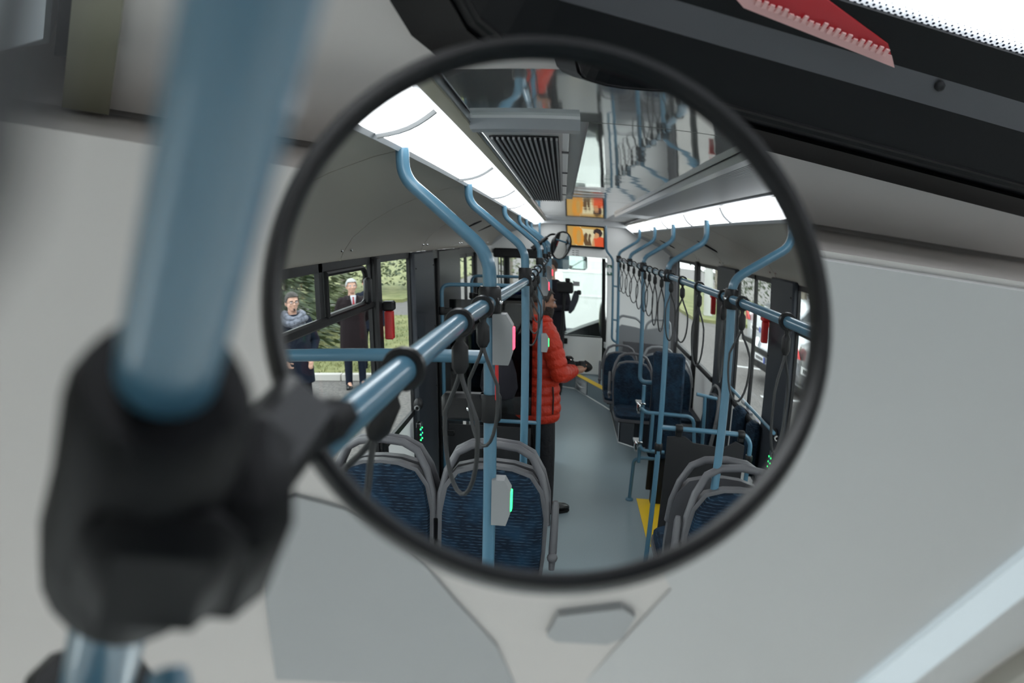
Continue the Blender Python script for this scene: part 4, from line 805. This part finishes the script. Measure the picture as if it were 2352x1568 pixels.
# the photographer in the red quilted jacket
def red_man():
    t = thing('person', 'man in red quilted jacket and black trousers holding a camera in the aisle', 'person', (.45, 4.25, 0), R(62)); k = 1.0
    # local +y faces toward -x (picture right) and slightly forward
    b = MB(); hc = V((0, .035, 1.595)); HM = rot(R(14), R(-6)); sk = 'skin_tan'
    legs = [(V((-.09, 0, .86)), V((-.10, .03, .47)), V((-.13, .02, .08))), (V((.09, 0, .86)), V((.10, .02, .47)), V((.11, -.06, .08)))]
    for hip, kn, an in legs: limb(b, [hip, kn, an], [.075, .05, .035]); limb(b, [an, an + V((0, .12, -.04))], [.034, .027])
    torso(b, [(0, 0, z, w, d) for z, w, d in ((.82, .14, .10), (.95, .15, .11), (1.10, .135, .10), (1.25, .155, .115), (1.36, .165, .11), (1.43, .11, .08), (1.45, .07, .06))])
    limb(b, [V((0, -.02, 1.38)), V((0, .0, 1.46)), hc - V((0, .015, .06))], [.064, .056, .054]); head(b, hc, HM, 1.0)
    arms = [(-1, V((-.185, 0, 1.36)), V((-.25, .06, 1.10)), V((-.075, .27, 1.085))), (1, V((.185, 0, 1.36)), V((.25, .02, 1.11)), V((.06, .24, 1.10)))]
    for sd, sh, el, wr in arms: limb(b, [sh, el, wr], [.052, .042, .028]); d = (wr - el).normalized(); hand(b, wr + d * .01, (d + V((0, .9, 0))).normalized(), sd, V((0, 0, 1)), .98, 1.3)
    remesh(b, 'body', sk, t, .006); face(t, hc, HM)
    hairmesh(t, hc, HM, 'hair_dark', 1.0, .004, .075, -.04)
    f = lambda x, y, z: hc + HM @ V((x, y, z)); m = MB()
    rs = []
    for i in range(7):
        a = R(-85 + 170 * i / 6); r0 = .071; rs.append([f(math.sin(a) * r0 * 1.0, .012 + math.cos(a) * .078, -.028 - .0 * i), f(math.sin(a) * .064, .012 + math.cos(a) * .084, -.070), f(math.sin(a) * .045, .02 + math.cos(a) * .068, -.112), f(math.sin(a) * .055, .0 + math.cos(a) * .05, -.10)])
    m.rings(rs); m.build('beard', 'hair_dark', t)
    # jacket: quilted channels modelled as bulging rings
    c = MB(); secs = []; n = 78
    prof = [(.72, .200, .150), (.80, .215, .165), (.92, .200, .158), (1.05, .190, .150), (1.20, .205, .158), (1.32, .215, .150), (1.40, .185, .125), (1.455, .11, .098), (1.49, .085, .085), (1.50, .080, .080)]
    for i in range(n + 1):
        z = .72 + (1.50 - .72) * i / n
        for j in range(len(prof) - 1):
            if prof[j][0] <= z <= prof[j + 1][0] + 1e-6:
                u = (z - prof[j][0]) / (prof[j + 1][0] - prof[j][0]); w = prof[j][1] * (1 - u) + prof[j + 1][1] * u; d = prof[j][2] * (1 - u) + prof[j + 1][2] * u; break
        q = abs(math.sin(PI * (z - .72) / .068)) ** .55 if z < 1.40 else abs(math.sin(PI * (z - .72) / .034)) ** .6
        am = .016 if z < 1.40 else .008
        secs.append((0, 0, z, w - am + am * q, d - am + am * q))
    torso(c, secs, 40)
    remesh(c, 'jacket', 'puffer', t, .0065, 1)
    for sd, sh, el, wr in arms:
        c = MB(); path = [sh + V((-sd * .03, 0, .02)), sh + V((sd * .01, 0, -.02)), el * .5 + sh * .5, el, el * .45 + wr * .55, wr - (wr - el).normalized() * .01]; pp = []; rr = []
        base = [.070, .082, .078, .070, .060, .044]
        for i in range(len(path) - 1):
            for j in range(9): u = j / 9; pp.append(path[i].lerp(path[i + 1], u)); rr.append(base[i] * (1 - u) + base[i + 1] * u)
        L = 0; r2 = []
        for i in range(len(pp)):
            if i: L += (pp[i] - pp[i - 1]).length
            r2.append(rr[i] - .010 + .011 * abs(math.sin(PI * L / .066)) ** .55)
        c.tube(pp, r2, 24); c.sphere(pp[0], r2[0]); remesh(c, 'sleeve', 'puffer', t, .0065, 1)
    m = MB(); m.tube([V((-.075, .157, .90)), V((-.070, .160, 1.0)), V((-.07, .155, 1.06))], .006, 6); m.tube([(-.21, .03, .80), (-.212, .03, .92), (-.20, .03, 1.0)], .006, 6); m.build('zip', 'black_rubber', t)
    m = MB(); m.tube([(-.0, .165, .74), (.0, .18, .68)], .004, 6); m.build('drawstring', 'black_rubber', t)
    m = MB(); m.tube([V((math.cos(a) * .088, .0 + math.sin(a) * .09, 1.475 - .02 * math.sin(a))) for a in [2 * PI * j / 24 for j in range(24)]], .022, 10, True); m.build('collar', 'puffer', t)
    c = MB(); torso(c, [(0, 0, z, w, d) for z, w, d in ((.72, .16, .12), (.86, .17, .13), (.94, .155, .12))])
    for hip, kn, an in legs: limb(c, [hip, kn, an + V((0, .01, -.03))], [.098, .078, .066])
    remesh(c, 'trousers', 'trouser_black', t, .009)
    for hip, kn, an in legs: shoe(t, (an.x, an.y + .01, 0), R(4), s=1.05)
    return t
red_man()
# his camera (held, so a thing of its own) and the shoulder bag on his back
t = thing('camera', 'black camera with long hooded lens held by the man in red', 'camera', (.215, 4.385, 1.10), R(75))
m = MB(); m.box((-.065, -.035, -.045), (.065, .035, .05), bev=.012); m.box((-.03, -.03, .045), (.03, .03, .075), bev=.012); m.build('body', 'black_plastic', t, False)
Mx = Matrix.Rotation(-PI / 2, 4, 'X'); m = MB(); m.lathe([(.032, .03), (.036, .04), (.036, .075), (.040, .08), (.040, .115), (.038, .118)], 22, Mx); m.build('lens', 'black_plastic', t)
m = MB(); rs = []
for j, (r, zb) in enumerate(((.036, .115), (.047, .150), (.044, .150), (.034, .115))):
    rs.append([Mx @ V((r * math.cos(a), r * math.sin(a), zb + (.022 * math.cos(2 * a) if j in (1, 2) else 0))) for a in [2 * PI * q / 32 for q in range(32)]])
m.rings(rs, False, True); m.build('lens_hood', 'black_rubber', t); m = MB(); m.sphere((-.04, .0, .055), .008, 8, 5); m.build('button', 'chrome', t)
t = thing('shoulder_bag', 'soft black bag between the nearest pole and the red jacket', 'bag', (.68, 3.75, 1.12))
m = MB(); rs = []
for z, w, d, yo in ((-.14, .06, .05, 0), (-.125, .10, .08, 0), (-.06, .125, .10, 0), (.04, .115, .10, 0), (.12, .09, .08, .01), (.20, .05, .05, .02), (.24, .02, .03, .03)): rs.append([V((w * math.cos(a), yo + d * math.sin(a), z)) for a in [2 * PI * q / 20 for q in range(20)]])
m.rings(rs); m.build('body', 'coat_black', t); m = MB(); m.tube(fillet([(.0, .02, .2), (-.02, .15, .34), (-.1, .40, .30)], .1), .012, 8, flat=2); m.build('strap', 'coat_black', t)
# camcorder rig and raised rectangular mirrors near the windscreen
t = thing('video_camera', 'black video camera on a bracket with a small grey screen before the windscreen', 'camera', (.20, 7.45, 1.50))
m = MB(); m.box((-.06, -.04, -.10), (.14, .10, .04), bev=.02); m.box((-.02, -.02, .04), (.04, .03, .09), bev=.01); m.build('body', 'black_plastic', t, False); m = MB(); m.box((-.135, -.02, .0), (-.055, -.005, .055), bev=.004); m.build('screen', 'grey_box', t, False)
m = MB(); m.tube([(-.05, 0, .06), (-.11, 0, .04)], .004, 6); m.tube([(.05, .03, -.10), (.08, .03, -.62)], .018, 8); m.sphere((.02, -.04, .075), .008, 6, 4); m.build('bracket', 'black_rubber', t)
t = thing('monopod_head', 'dark grey curved paddle hanging below the small grey screen', 'equipment', (.10, 7.4, 1.32))
m = MB(); m.prism([(.03, .12), (-.005, .12), (-.03, .06), (-.02, .0), (.03, -.12), (.075, -.17), (.10, -.16), (.085, -.06), (.05, .06)], lambda u, v: (u, 0, v), (0, .03, 0)); m.build('paddle', 'dark_panel', t); m = MB(); m.box((-.055, -.01, .07), (.0, .04, .13), bev=.012); m.build('clamp', 'black_plastic', t, False)
t = thing('exterior_mirror', 'black rectangular outside mirror seen through the windscreen', 'mirror', (.03, 10.1, 1.72))
m = MB(); m.tube([(x, 0, z) for x, z in rrect(.30, .25, .05, 4)], .012, 8, True); m.build('frame', 'black_plastic', t); m = MB(); m.box((-.14, -.003, -.115), (.14, .003, .115)); m.build('mirror_glass', 'mirror', t, False); m = MB(); m.tube([(-.12, -.01, .05), (.12, -.01, -.1)], .006, 6); m.build('stay', 'black_plastic', t)
t = thing('sun_blind', 'blue curved sun shade beside the outside mirror', 'shade', (.30, 9.6, 1.72)); m = MB(); m.rings([[V((x, .05 * math.cos(3 * x), z)) for x, z in rrect(.26, .24, .04, 4)], [V((x, .05 * math.cos(3 * x) + .02, z)) for x, z in rrect(.26, .24, .04, 4)]]); m.build('blind', 'blue_paint', t)
m = MB(); m.box((.56, 9.2, 0), (1.0, 9.6, .75), bev=.04); tag(m.build('front_console', 'black_plastic', None, False), 'black console beside the front door', 'console')
m = MB(); m.box((.50, 8.02, 1.80), (1.18, 8.18, 1.93), bev=.02); tag(m.build('display_case', 'black_plastic', None, False), 'black case above the front doorway at the end of the door-side cove', 'display')
m = MB(); m.box((.78, 9.4, 1.36), (.93, 9.42, 1.56), bev=.004); tag(m.build('ticket_screen', 'black_plastic', None, False), 'small dark rectangular screen in front of the front door glass', 'screen')

# ---------------------------------------------------------------- outside
m = MB(); m.box((-60, -30, GZ - .3), (60, 90, GZ)); struct(m, 'ground', 'asphalt')
m = MB(); m.box((1.9, 9.62, GZ), (60, 17.5, GZ + .10)); struct(m, 'lawn_near', 'grass'); m = MB(); m.box((6.0, 22, GZ), (60, 80, GZ + .12)); struct(m, 'lawn_far', 'grass')
m = MB(); m.box((-10.5, 21.0, GZ), (-4.3, 60, GZ + .12)); struct(m, 'lawn_side', 'grass'); m = MB(); m.box((-4.3, 17.2, GZ), (-9.5, 17.4, GZ + .02)); struct(m, 'path', 'kerb')
t = thing('kerb', 'pale concrete kerb stones between the asphalt and the lawn', 'kerb', (0, 9.5, GZ)); x = 1.9
while x < 9.8:
    m = MB(); m.box((x, 0, 0), (x + .985, .13, .12), bev=.01); m.build('kerb_stone', 'kerb', t, False); x += 1.0
m = MB(); random.seed(11)
for i in range(7000):
    x, y = random.uniform(2.2, 12), random.uniform(9.66, 17.4) if random.random() < .75 else random.uniform(9.66, 11.5); h_ = random.uniform(.03, .08); a = random.uniform(0, PI); dx, dy = .012 * math.cos(a), .012 * math.sin(a)
    m.add([(x - dx, y - dy, GZ + .09), (x + dx, y + dy, GZ + .09), (x + random.uniform(-.03, .03), y + random.uniform(-.03, .03), GZ + .1 + h_)], [(0, 1, 2)])
tag(m.build('grass', 'grass', None, False), 'short grass blades on the lawn behind the grey-haired man', 'grass', kind='stuff')
for i, (x, y) in enumerate(((-3.9, 10.35), (-3.9, 13.1))):
    m = MB(); m.box((x - 2.8, y - .05, GZ), (x + .55, y + .05, GZ + .004)); tag(m.build('parking_line', 'white_line', None, False), 'white parking line on the asphalt, %s' % ('nearer one' if i == 0 else 'farther one beyond the silver car'), 'line')
def tree(loc, h_, r, leafm, kind, label, n=1500, trunk=.12, group='trees around the bus', base=.1):
    t = thing('tree', label, 'tree', loc, random.uniform(0, 6), group); m = MB()
    if kind == 'cone':
        m.tube([(0, 0, 0), (0, 0, h_ * .5), (0, 0, h_ * .96)], [trunk, trunk * .6, .02], 8)
    else:
        m.tube([(0, 0, 0), (.05, 0, h_ * .4), (0, .1, h_ * .75)], [trunk, trunk * .75, trunk * .3], 9)
        for i in range(9):
            a = random.uniform(0, 6.28); z = random.uniform(.35, .7) * h_; m.tube([(0.03, 0.03, z), (math.cos(a) * r * .45, math.sin(a) * r * .45, z + h_ * .15), (math.cos(a) * r * .8, math.sin(a) * r * .8, z + h_ * .24)], [trunk * .35, trunk * .2, .01], 6)
    m.build('trunk', 'bark', t); m = MB()
    for i in range(n):
        if kind == 'cone':
            f = random.random() ** .8; z = base + f * (h_ - base); rr = r * (1 - f) ** .8 * random.uniform(.55, 1.08); a = random.uniform(0, 6.28); p = V((math.cos(a) * rr, math.sin(a) * rr, z - .12 * rr)); L = random.uniform(.12, .26); d = V((math.cos(a), math.sin(a), -.35)).normalized()
        else:
            while True:
                q = V([random.uniform(-1, 1) for _ in range(3)])
                if .35 < q.length < 1: break
            q *= 1 + .2 * math.sin(5 * q.x + 3 * q.z); p = V((q.x * r, q.y * r, h_ * .62 + q.z * h_ * .38)) if kind == 'round' else V((q.x * r, q.y * r, h_ * .5 + q.z * h_ * .5)); L = random.uniform(.09, .2); d = V([random.uniform(-1, 1) for _ in range(3)]).normalized()
        w = d.cross(V((random.uniform(-1, 1), random.uniform(-1, 1), .6))).normalized() * L * (.34 if kind == 'cone' else .5)
        m.add([p - d * L * .4, p + w * .6, p + d * L, p - w * .6], [(0, 1, 2, 3)])
    m.build('foliage', leafm, t, False)['kind'] = 'stuff'; return t
random.seed(21)
tree((6.6, 11.6, GZ), 4.6, 1.9, 'leaf_dark', 'cone', 'dark green conifer behind the man with the scarf', 6500, base=.3)
tree((6.9, 14.2, GZ), 5.2, 1.9, 'leaf_mid', 'cone', 'paler conifer at left shoulder of the grey-haired man', 6000, base=.3)
tree((9.5, 25.5, GZ), 7, 3.4, 'leaf_mid', 'bush', 'broad leafy tree behind the grey-haired man on the far lawn edge', 3500)
tree((6.6, 26.5, GZ), 7, 3.0, 'leaf_dark', 'bush', 'dense dark tree seen beside the dark pillar', 3500)
tree((13.5, 27.0, GZ), 7.5, 3.8, 'leaf_dark', 'bush', 'dark background tree farthest out from the door side', 3500)
tree((15.5, 21.0, GZ), 7, 3.5, 'leaf_mid', 'bush', 'background tree far behind the conifers', 3500)
tree((3.0, 33.0, GZ), 6.5, 3.4, 'leaf_mid', 'bush', 'light green tree beyond the front door glass', 2500)
for i, (x, y, l) in enumerate(((-8.2, 22.5, 'bare-trunk tree beyond the silver car, nearest of the parking trees'), (-10.4, 26.0, 'tree trunk above the white car roof'), (-7.2, 29, 'tree trunk on the grass beside the concrete post'), (-12.8, 24, 'thick tree trunk farthest out on the driver side'), (-6.2, 36, 'far tree standing at the end of the driver-side lawn'))):
    tree((x, y, GZ), 7.5, 2.6, 'leaf_dark', 'round', l, 900, .26)
for i, (x, y) in enumerate(((-10.5, 30), (-14.5, 27), (-8.4, 31))): tree((x, y, GZ), 7, 2.8, 'leaf_dark', 'bush', 'dark background bush beyond the parked cars, ' + ('middle', 'nearest the house', 'nearest the coach')[i] + ' one', 2200)
t = thing('lamp_post', 'pale concrete lamp post beside the driver-side lawn', 'post', (-5.15, 22.6, GZ)); MB().tube([(0, 0, 0), (0, 0, 4), (0, 0, 7)], [.17, .14, .11], 14).build('shaft', 'concrete', t); m = MB(); m.box((-.25, -.25, 0), (.25, .25, .12), bev=.03); m.build('base', 'concrete', t, False)
def car(loc, rz, paint, label, group='parked cars', tail=False):
    """local frame: front toward -y, origin at ground centre"""
    t = thing('car', label, 'car', loc, rz, group); Lh, Wd = 2.15, .89
    side = [(-2.15, .42), (-2.13, .62), (-2.0, .78), (-1.4, .92), (-.95, .98), (-.30, 1.40), (.35, 1.46), (1.25, 1.38), (1.75, 1.08), (2.08, .98), (2.15, .75), (2.12, .38), (1.9, .25), (-1.95, .25)]
    m = MB(); n = len(side); rs = []
    for x, ins in ((-Wd + .02, .10), (-Wd, .0), (-Wd * .8, -.02), (0, -.05), (Wd * .8, -.02), (Wd, .0), (Wd - .02, .10)):
        ring = []
        for y, z in side:
            up = max(0, z - .95) / .5; xx = x * (1 - .20 * up); yy = y * (1 - .03 * abs(x / Wd) ** 3 * (1 if abs(y) > 1.9 else 0)) + 0; ring.append(V((xx, yy * (1 - .06 * (abs(x) / Wd) ** 4), z - (.02 * (abs(x) / Wd) ** 2 if z > 1 else 0))))
        rs.append(ring)
    m.rings(rs); m.build('body', paint, t)
    g = MB(); sg = [(-.86, 1.01), (-.30, 1.36), (.35, 1.41), (1.15, 1.33), (1.55, 1.05)]
    for s_ in (-1, 1): g.prism(sg, lambda u, v: (s_ * (Wd * (1 - .20 * max(0, v - .95) / .5) + .004), u, v), (s_ * .006, 0, 0))
    g.add([(-.66, -.93, 1.0), (.66, -.93, 1.0), (.56, -.36, 1.385), (-.56, -.36, 1.385)], [(0, 1, 2, 3)]); g.v[-4:] = [v + V((0, -.02, .012)) for v in g.v[-4:]]
    g.add([(-.6, 1.72, 1.12), (.6, 1.72, 1.12), (.55, 1.32, 1.37), (-.55, 1.32, 1.37)], [(0, 1, 2, 3)]); g.v[-4:] = [v + V((0, .02, .012)) for v in g.v[-4:]]
    g.build('windows', 'car_glass', t, False)
    for x in (-.80, .80):
        for y in (-1.35, 1.35):
            Mw = Matrix.Translation((x, y, .32)) @ Matrix.Rotation(PI / 2, 4, 'Y'); w = MB(); w.lathe([(.17, -.11), (.30, -.115), (.32, -.08), (.32, .08), (.30, .115), (.17, .11)], 24, Mw, True); o = w.build('wheel', 'black_rubber', t); w = MB(); w.lathe([(.01, .09), (.05, .10), (.17, .075), (.19, .11), (.19, -.10), (.01, -.09)], 24, Mw if x > 0 else Matrix.Translation((x, y, .32)) @ Matrix.Rotation(-PI / 2, 4, 'Y')); w.build('rim', 'alu', o)
    for s_ in (-1, 1):
        h_ = MB(); h_.prism([(s_ * .40, .66), (s_ * .80, .70), (s_ * .84, .82), (s_ * .60, .80)], lambda u, v: (u, -2.17 + (v - .66) * .75 + .12 * (abs(u) / .84) ** 3, v), (0, .05, 0)); h_.build('headlight', 'chrome', t)
        h_ = MB(); h_.prism([(s_ * .45, .80), (s_ * .84, .76), (s_ * .88, .98), (s_ * .62, .95)], lambda u, v: (u, 2.12 - .10 * (abs(u) / .84) ** 3, v), (0, .03, 0)); h_.build('tail_light', 'red_plastic', t)
        h_ = MB(); h_.box((s_ * .98 - .08, -.72, .95), (s_ * .98 + .08, -.58, 1.07), bev=.03); h_.build('wing_mirror', paint, t)
    h_ = MB(); h_.box((-.36, -2.165, .58), (.36, -2.13, .70), bev=.01); h_.box((-.62, -2.17, .30), (.62, -2.13, .44), bev=.01); h_.build('grille', 'black_plastic', t, False)
    h_ = MB(); h_.box((-.75, 2.10, .30), (.75, 2.17, .42), bev=.01); h_.build('rear_bumper', 'black_plastic', t, False)
    for y, s_ in ((-2.18, 1), (2.165, -1)):
        h_ = MB(); h_.box((-.26, y - .006, .46 if s_ > 0 else .62), (.26, y + .006, .57 if s_ > 0 else .73)); o = h_.build('number_plate', 'plate_white', t, False); h_ = MB(); xx = -.26 if s_ > 0 else .21; h_.box((xx, y - .008, .46 if s_ > 0 else .62), (xx + .05, y + .008, .57 if s_ > 0 else .73)); h_.build('blue_band', 'plate_blue', o, False)
        h_ = MB()
        for i in range(7): h_.box((-.17 + i * .055, y - .009, (.485 if s_ > 0 else .645)), (-.135 + i * .055, y + .009, (.545 if s_ > 0 else .705)))
        h_.build('lettering', 'black_rubber', o, False)
    return t
car((-5.8, 11.6, GZ), R(86), 'car_silver', 'silver car facing the bus with black grille, seen between the two dark pillars')
car((-6.9, 14.6, GZ), R(-96), 'car_white', 'white car with red tail light behind the silver car').scale = (1.15, 1.15, 1.15)
car((-6.1, 9.25, GZ), R(-94), 'car_dark', 'dark grey car with white number plate at the right rim of mirror').scale = (1.1, 1.1, 1.1)
t = thing('house', 'white house with dark green shuttered windows behind the parked cars', 'building', (-22, 15.5, GZ), R(50))
m = MB(); m.box((-9, 0, 0), (9, 8, 5)); m.build('wall', 'house_white', t, False); m = MB(); m.box((-9.4, -.6, 5), (9.4, 8.5, 5.3)); m.build('roof', 'gutter', t, False)
for i in range(6):
    m = MB(); x = -7.6 + i * 2.7; m.box((x - .1, -.05, .9), (x + 1.3, .02, 3.4)); w = m.build('window', 'house_white', t, False); m = MB(); m.box((x, -.07, 1.0), (x + .55, -.04, 3.3)); m.box((x + .65, -.07, 1.0), (x + 1.2, -.04, 3.3)); m.build('shutter', 'shutter_green', w, False)
# white coach parked ahead of the windscreen
t = thing('coach', 'big white vehicle standing right in front of the windscreen', 'bus', (-.7, 15.0, GZ))
m = MB(); m.box((-1.3, 0, .10), (1.35, 9.5, 3.4), bev=.08); m.build('body', 'coach_white', t, False)
for z in (1.02, 1.62, 2.3): m = MB(); m.box((-1.2, -.012, z), (1.25, .0, z + .035)); m.build('side_moulding', 'white_panel', t, False)
m = MB(); m.box((-1.25, -.03, .02), (1.3, .3, .22), bev=.03); m.build('skirt', 'car_dark', t, False)
for x in (-1.15, 1.2):
    w = MB(); w.lathe([(.2, -.14), (.46, -.14), (.5, -.1), (.5, .1), (.46, .14), (.2, .14)], 24, Matrix.Translation((x, 2.2, .5)) @ Matrix.Rotation(PI / 2, 4, 'Y'), True); w.build('wheel', 'black_rubber', t)
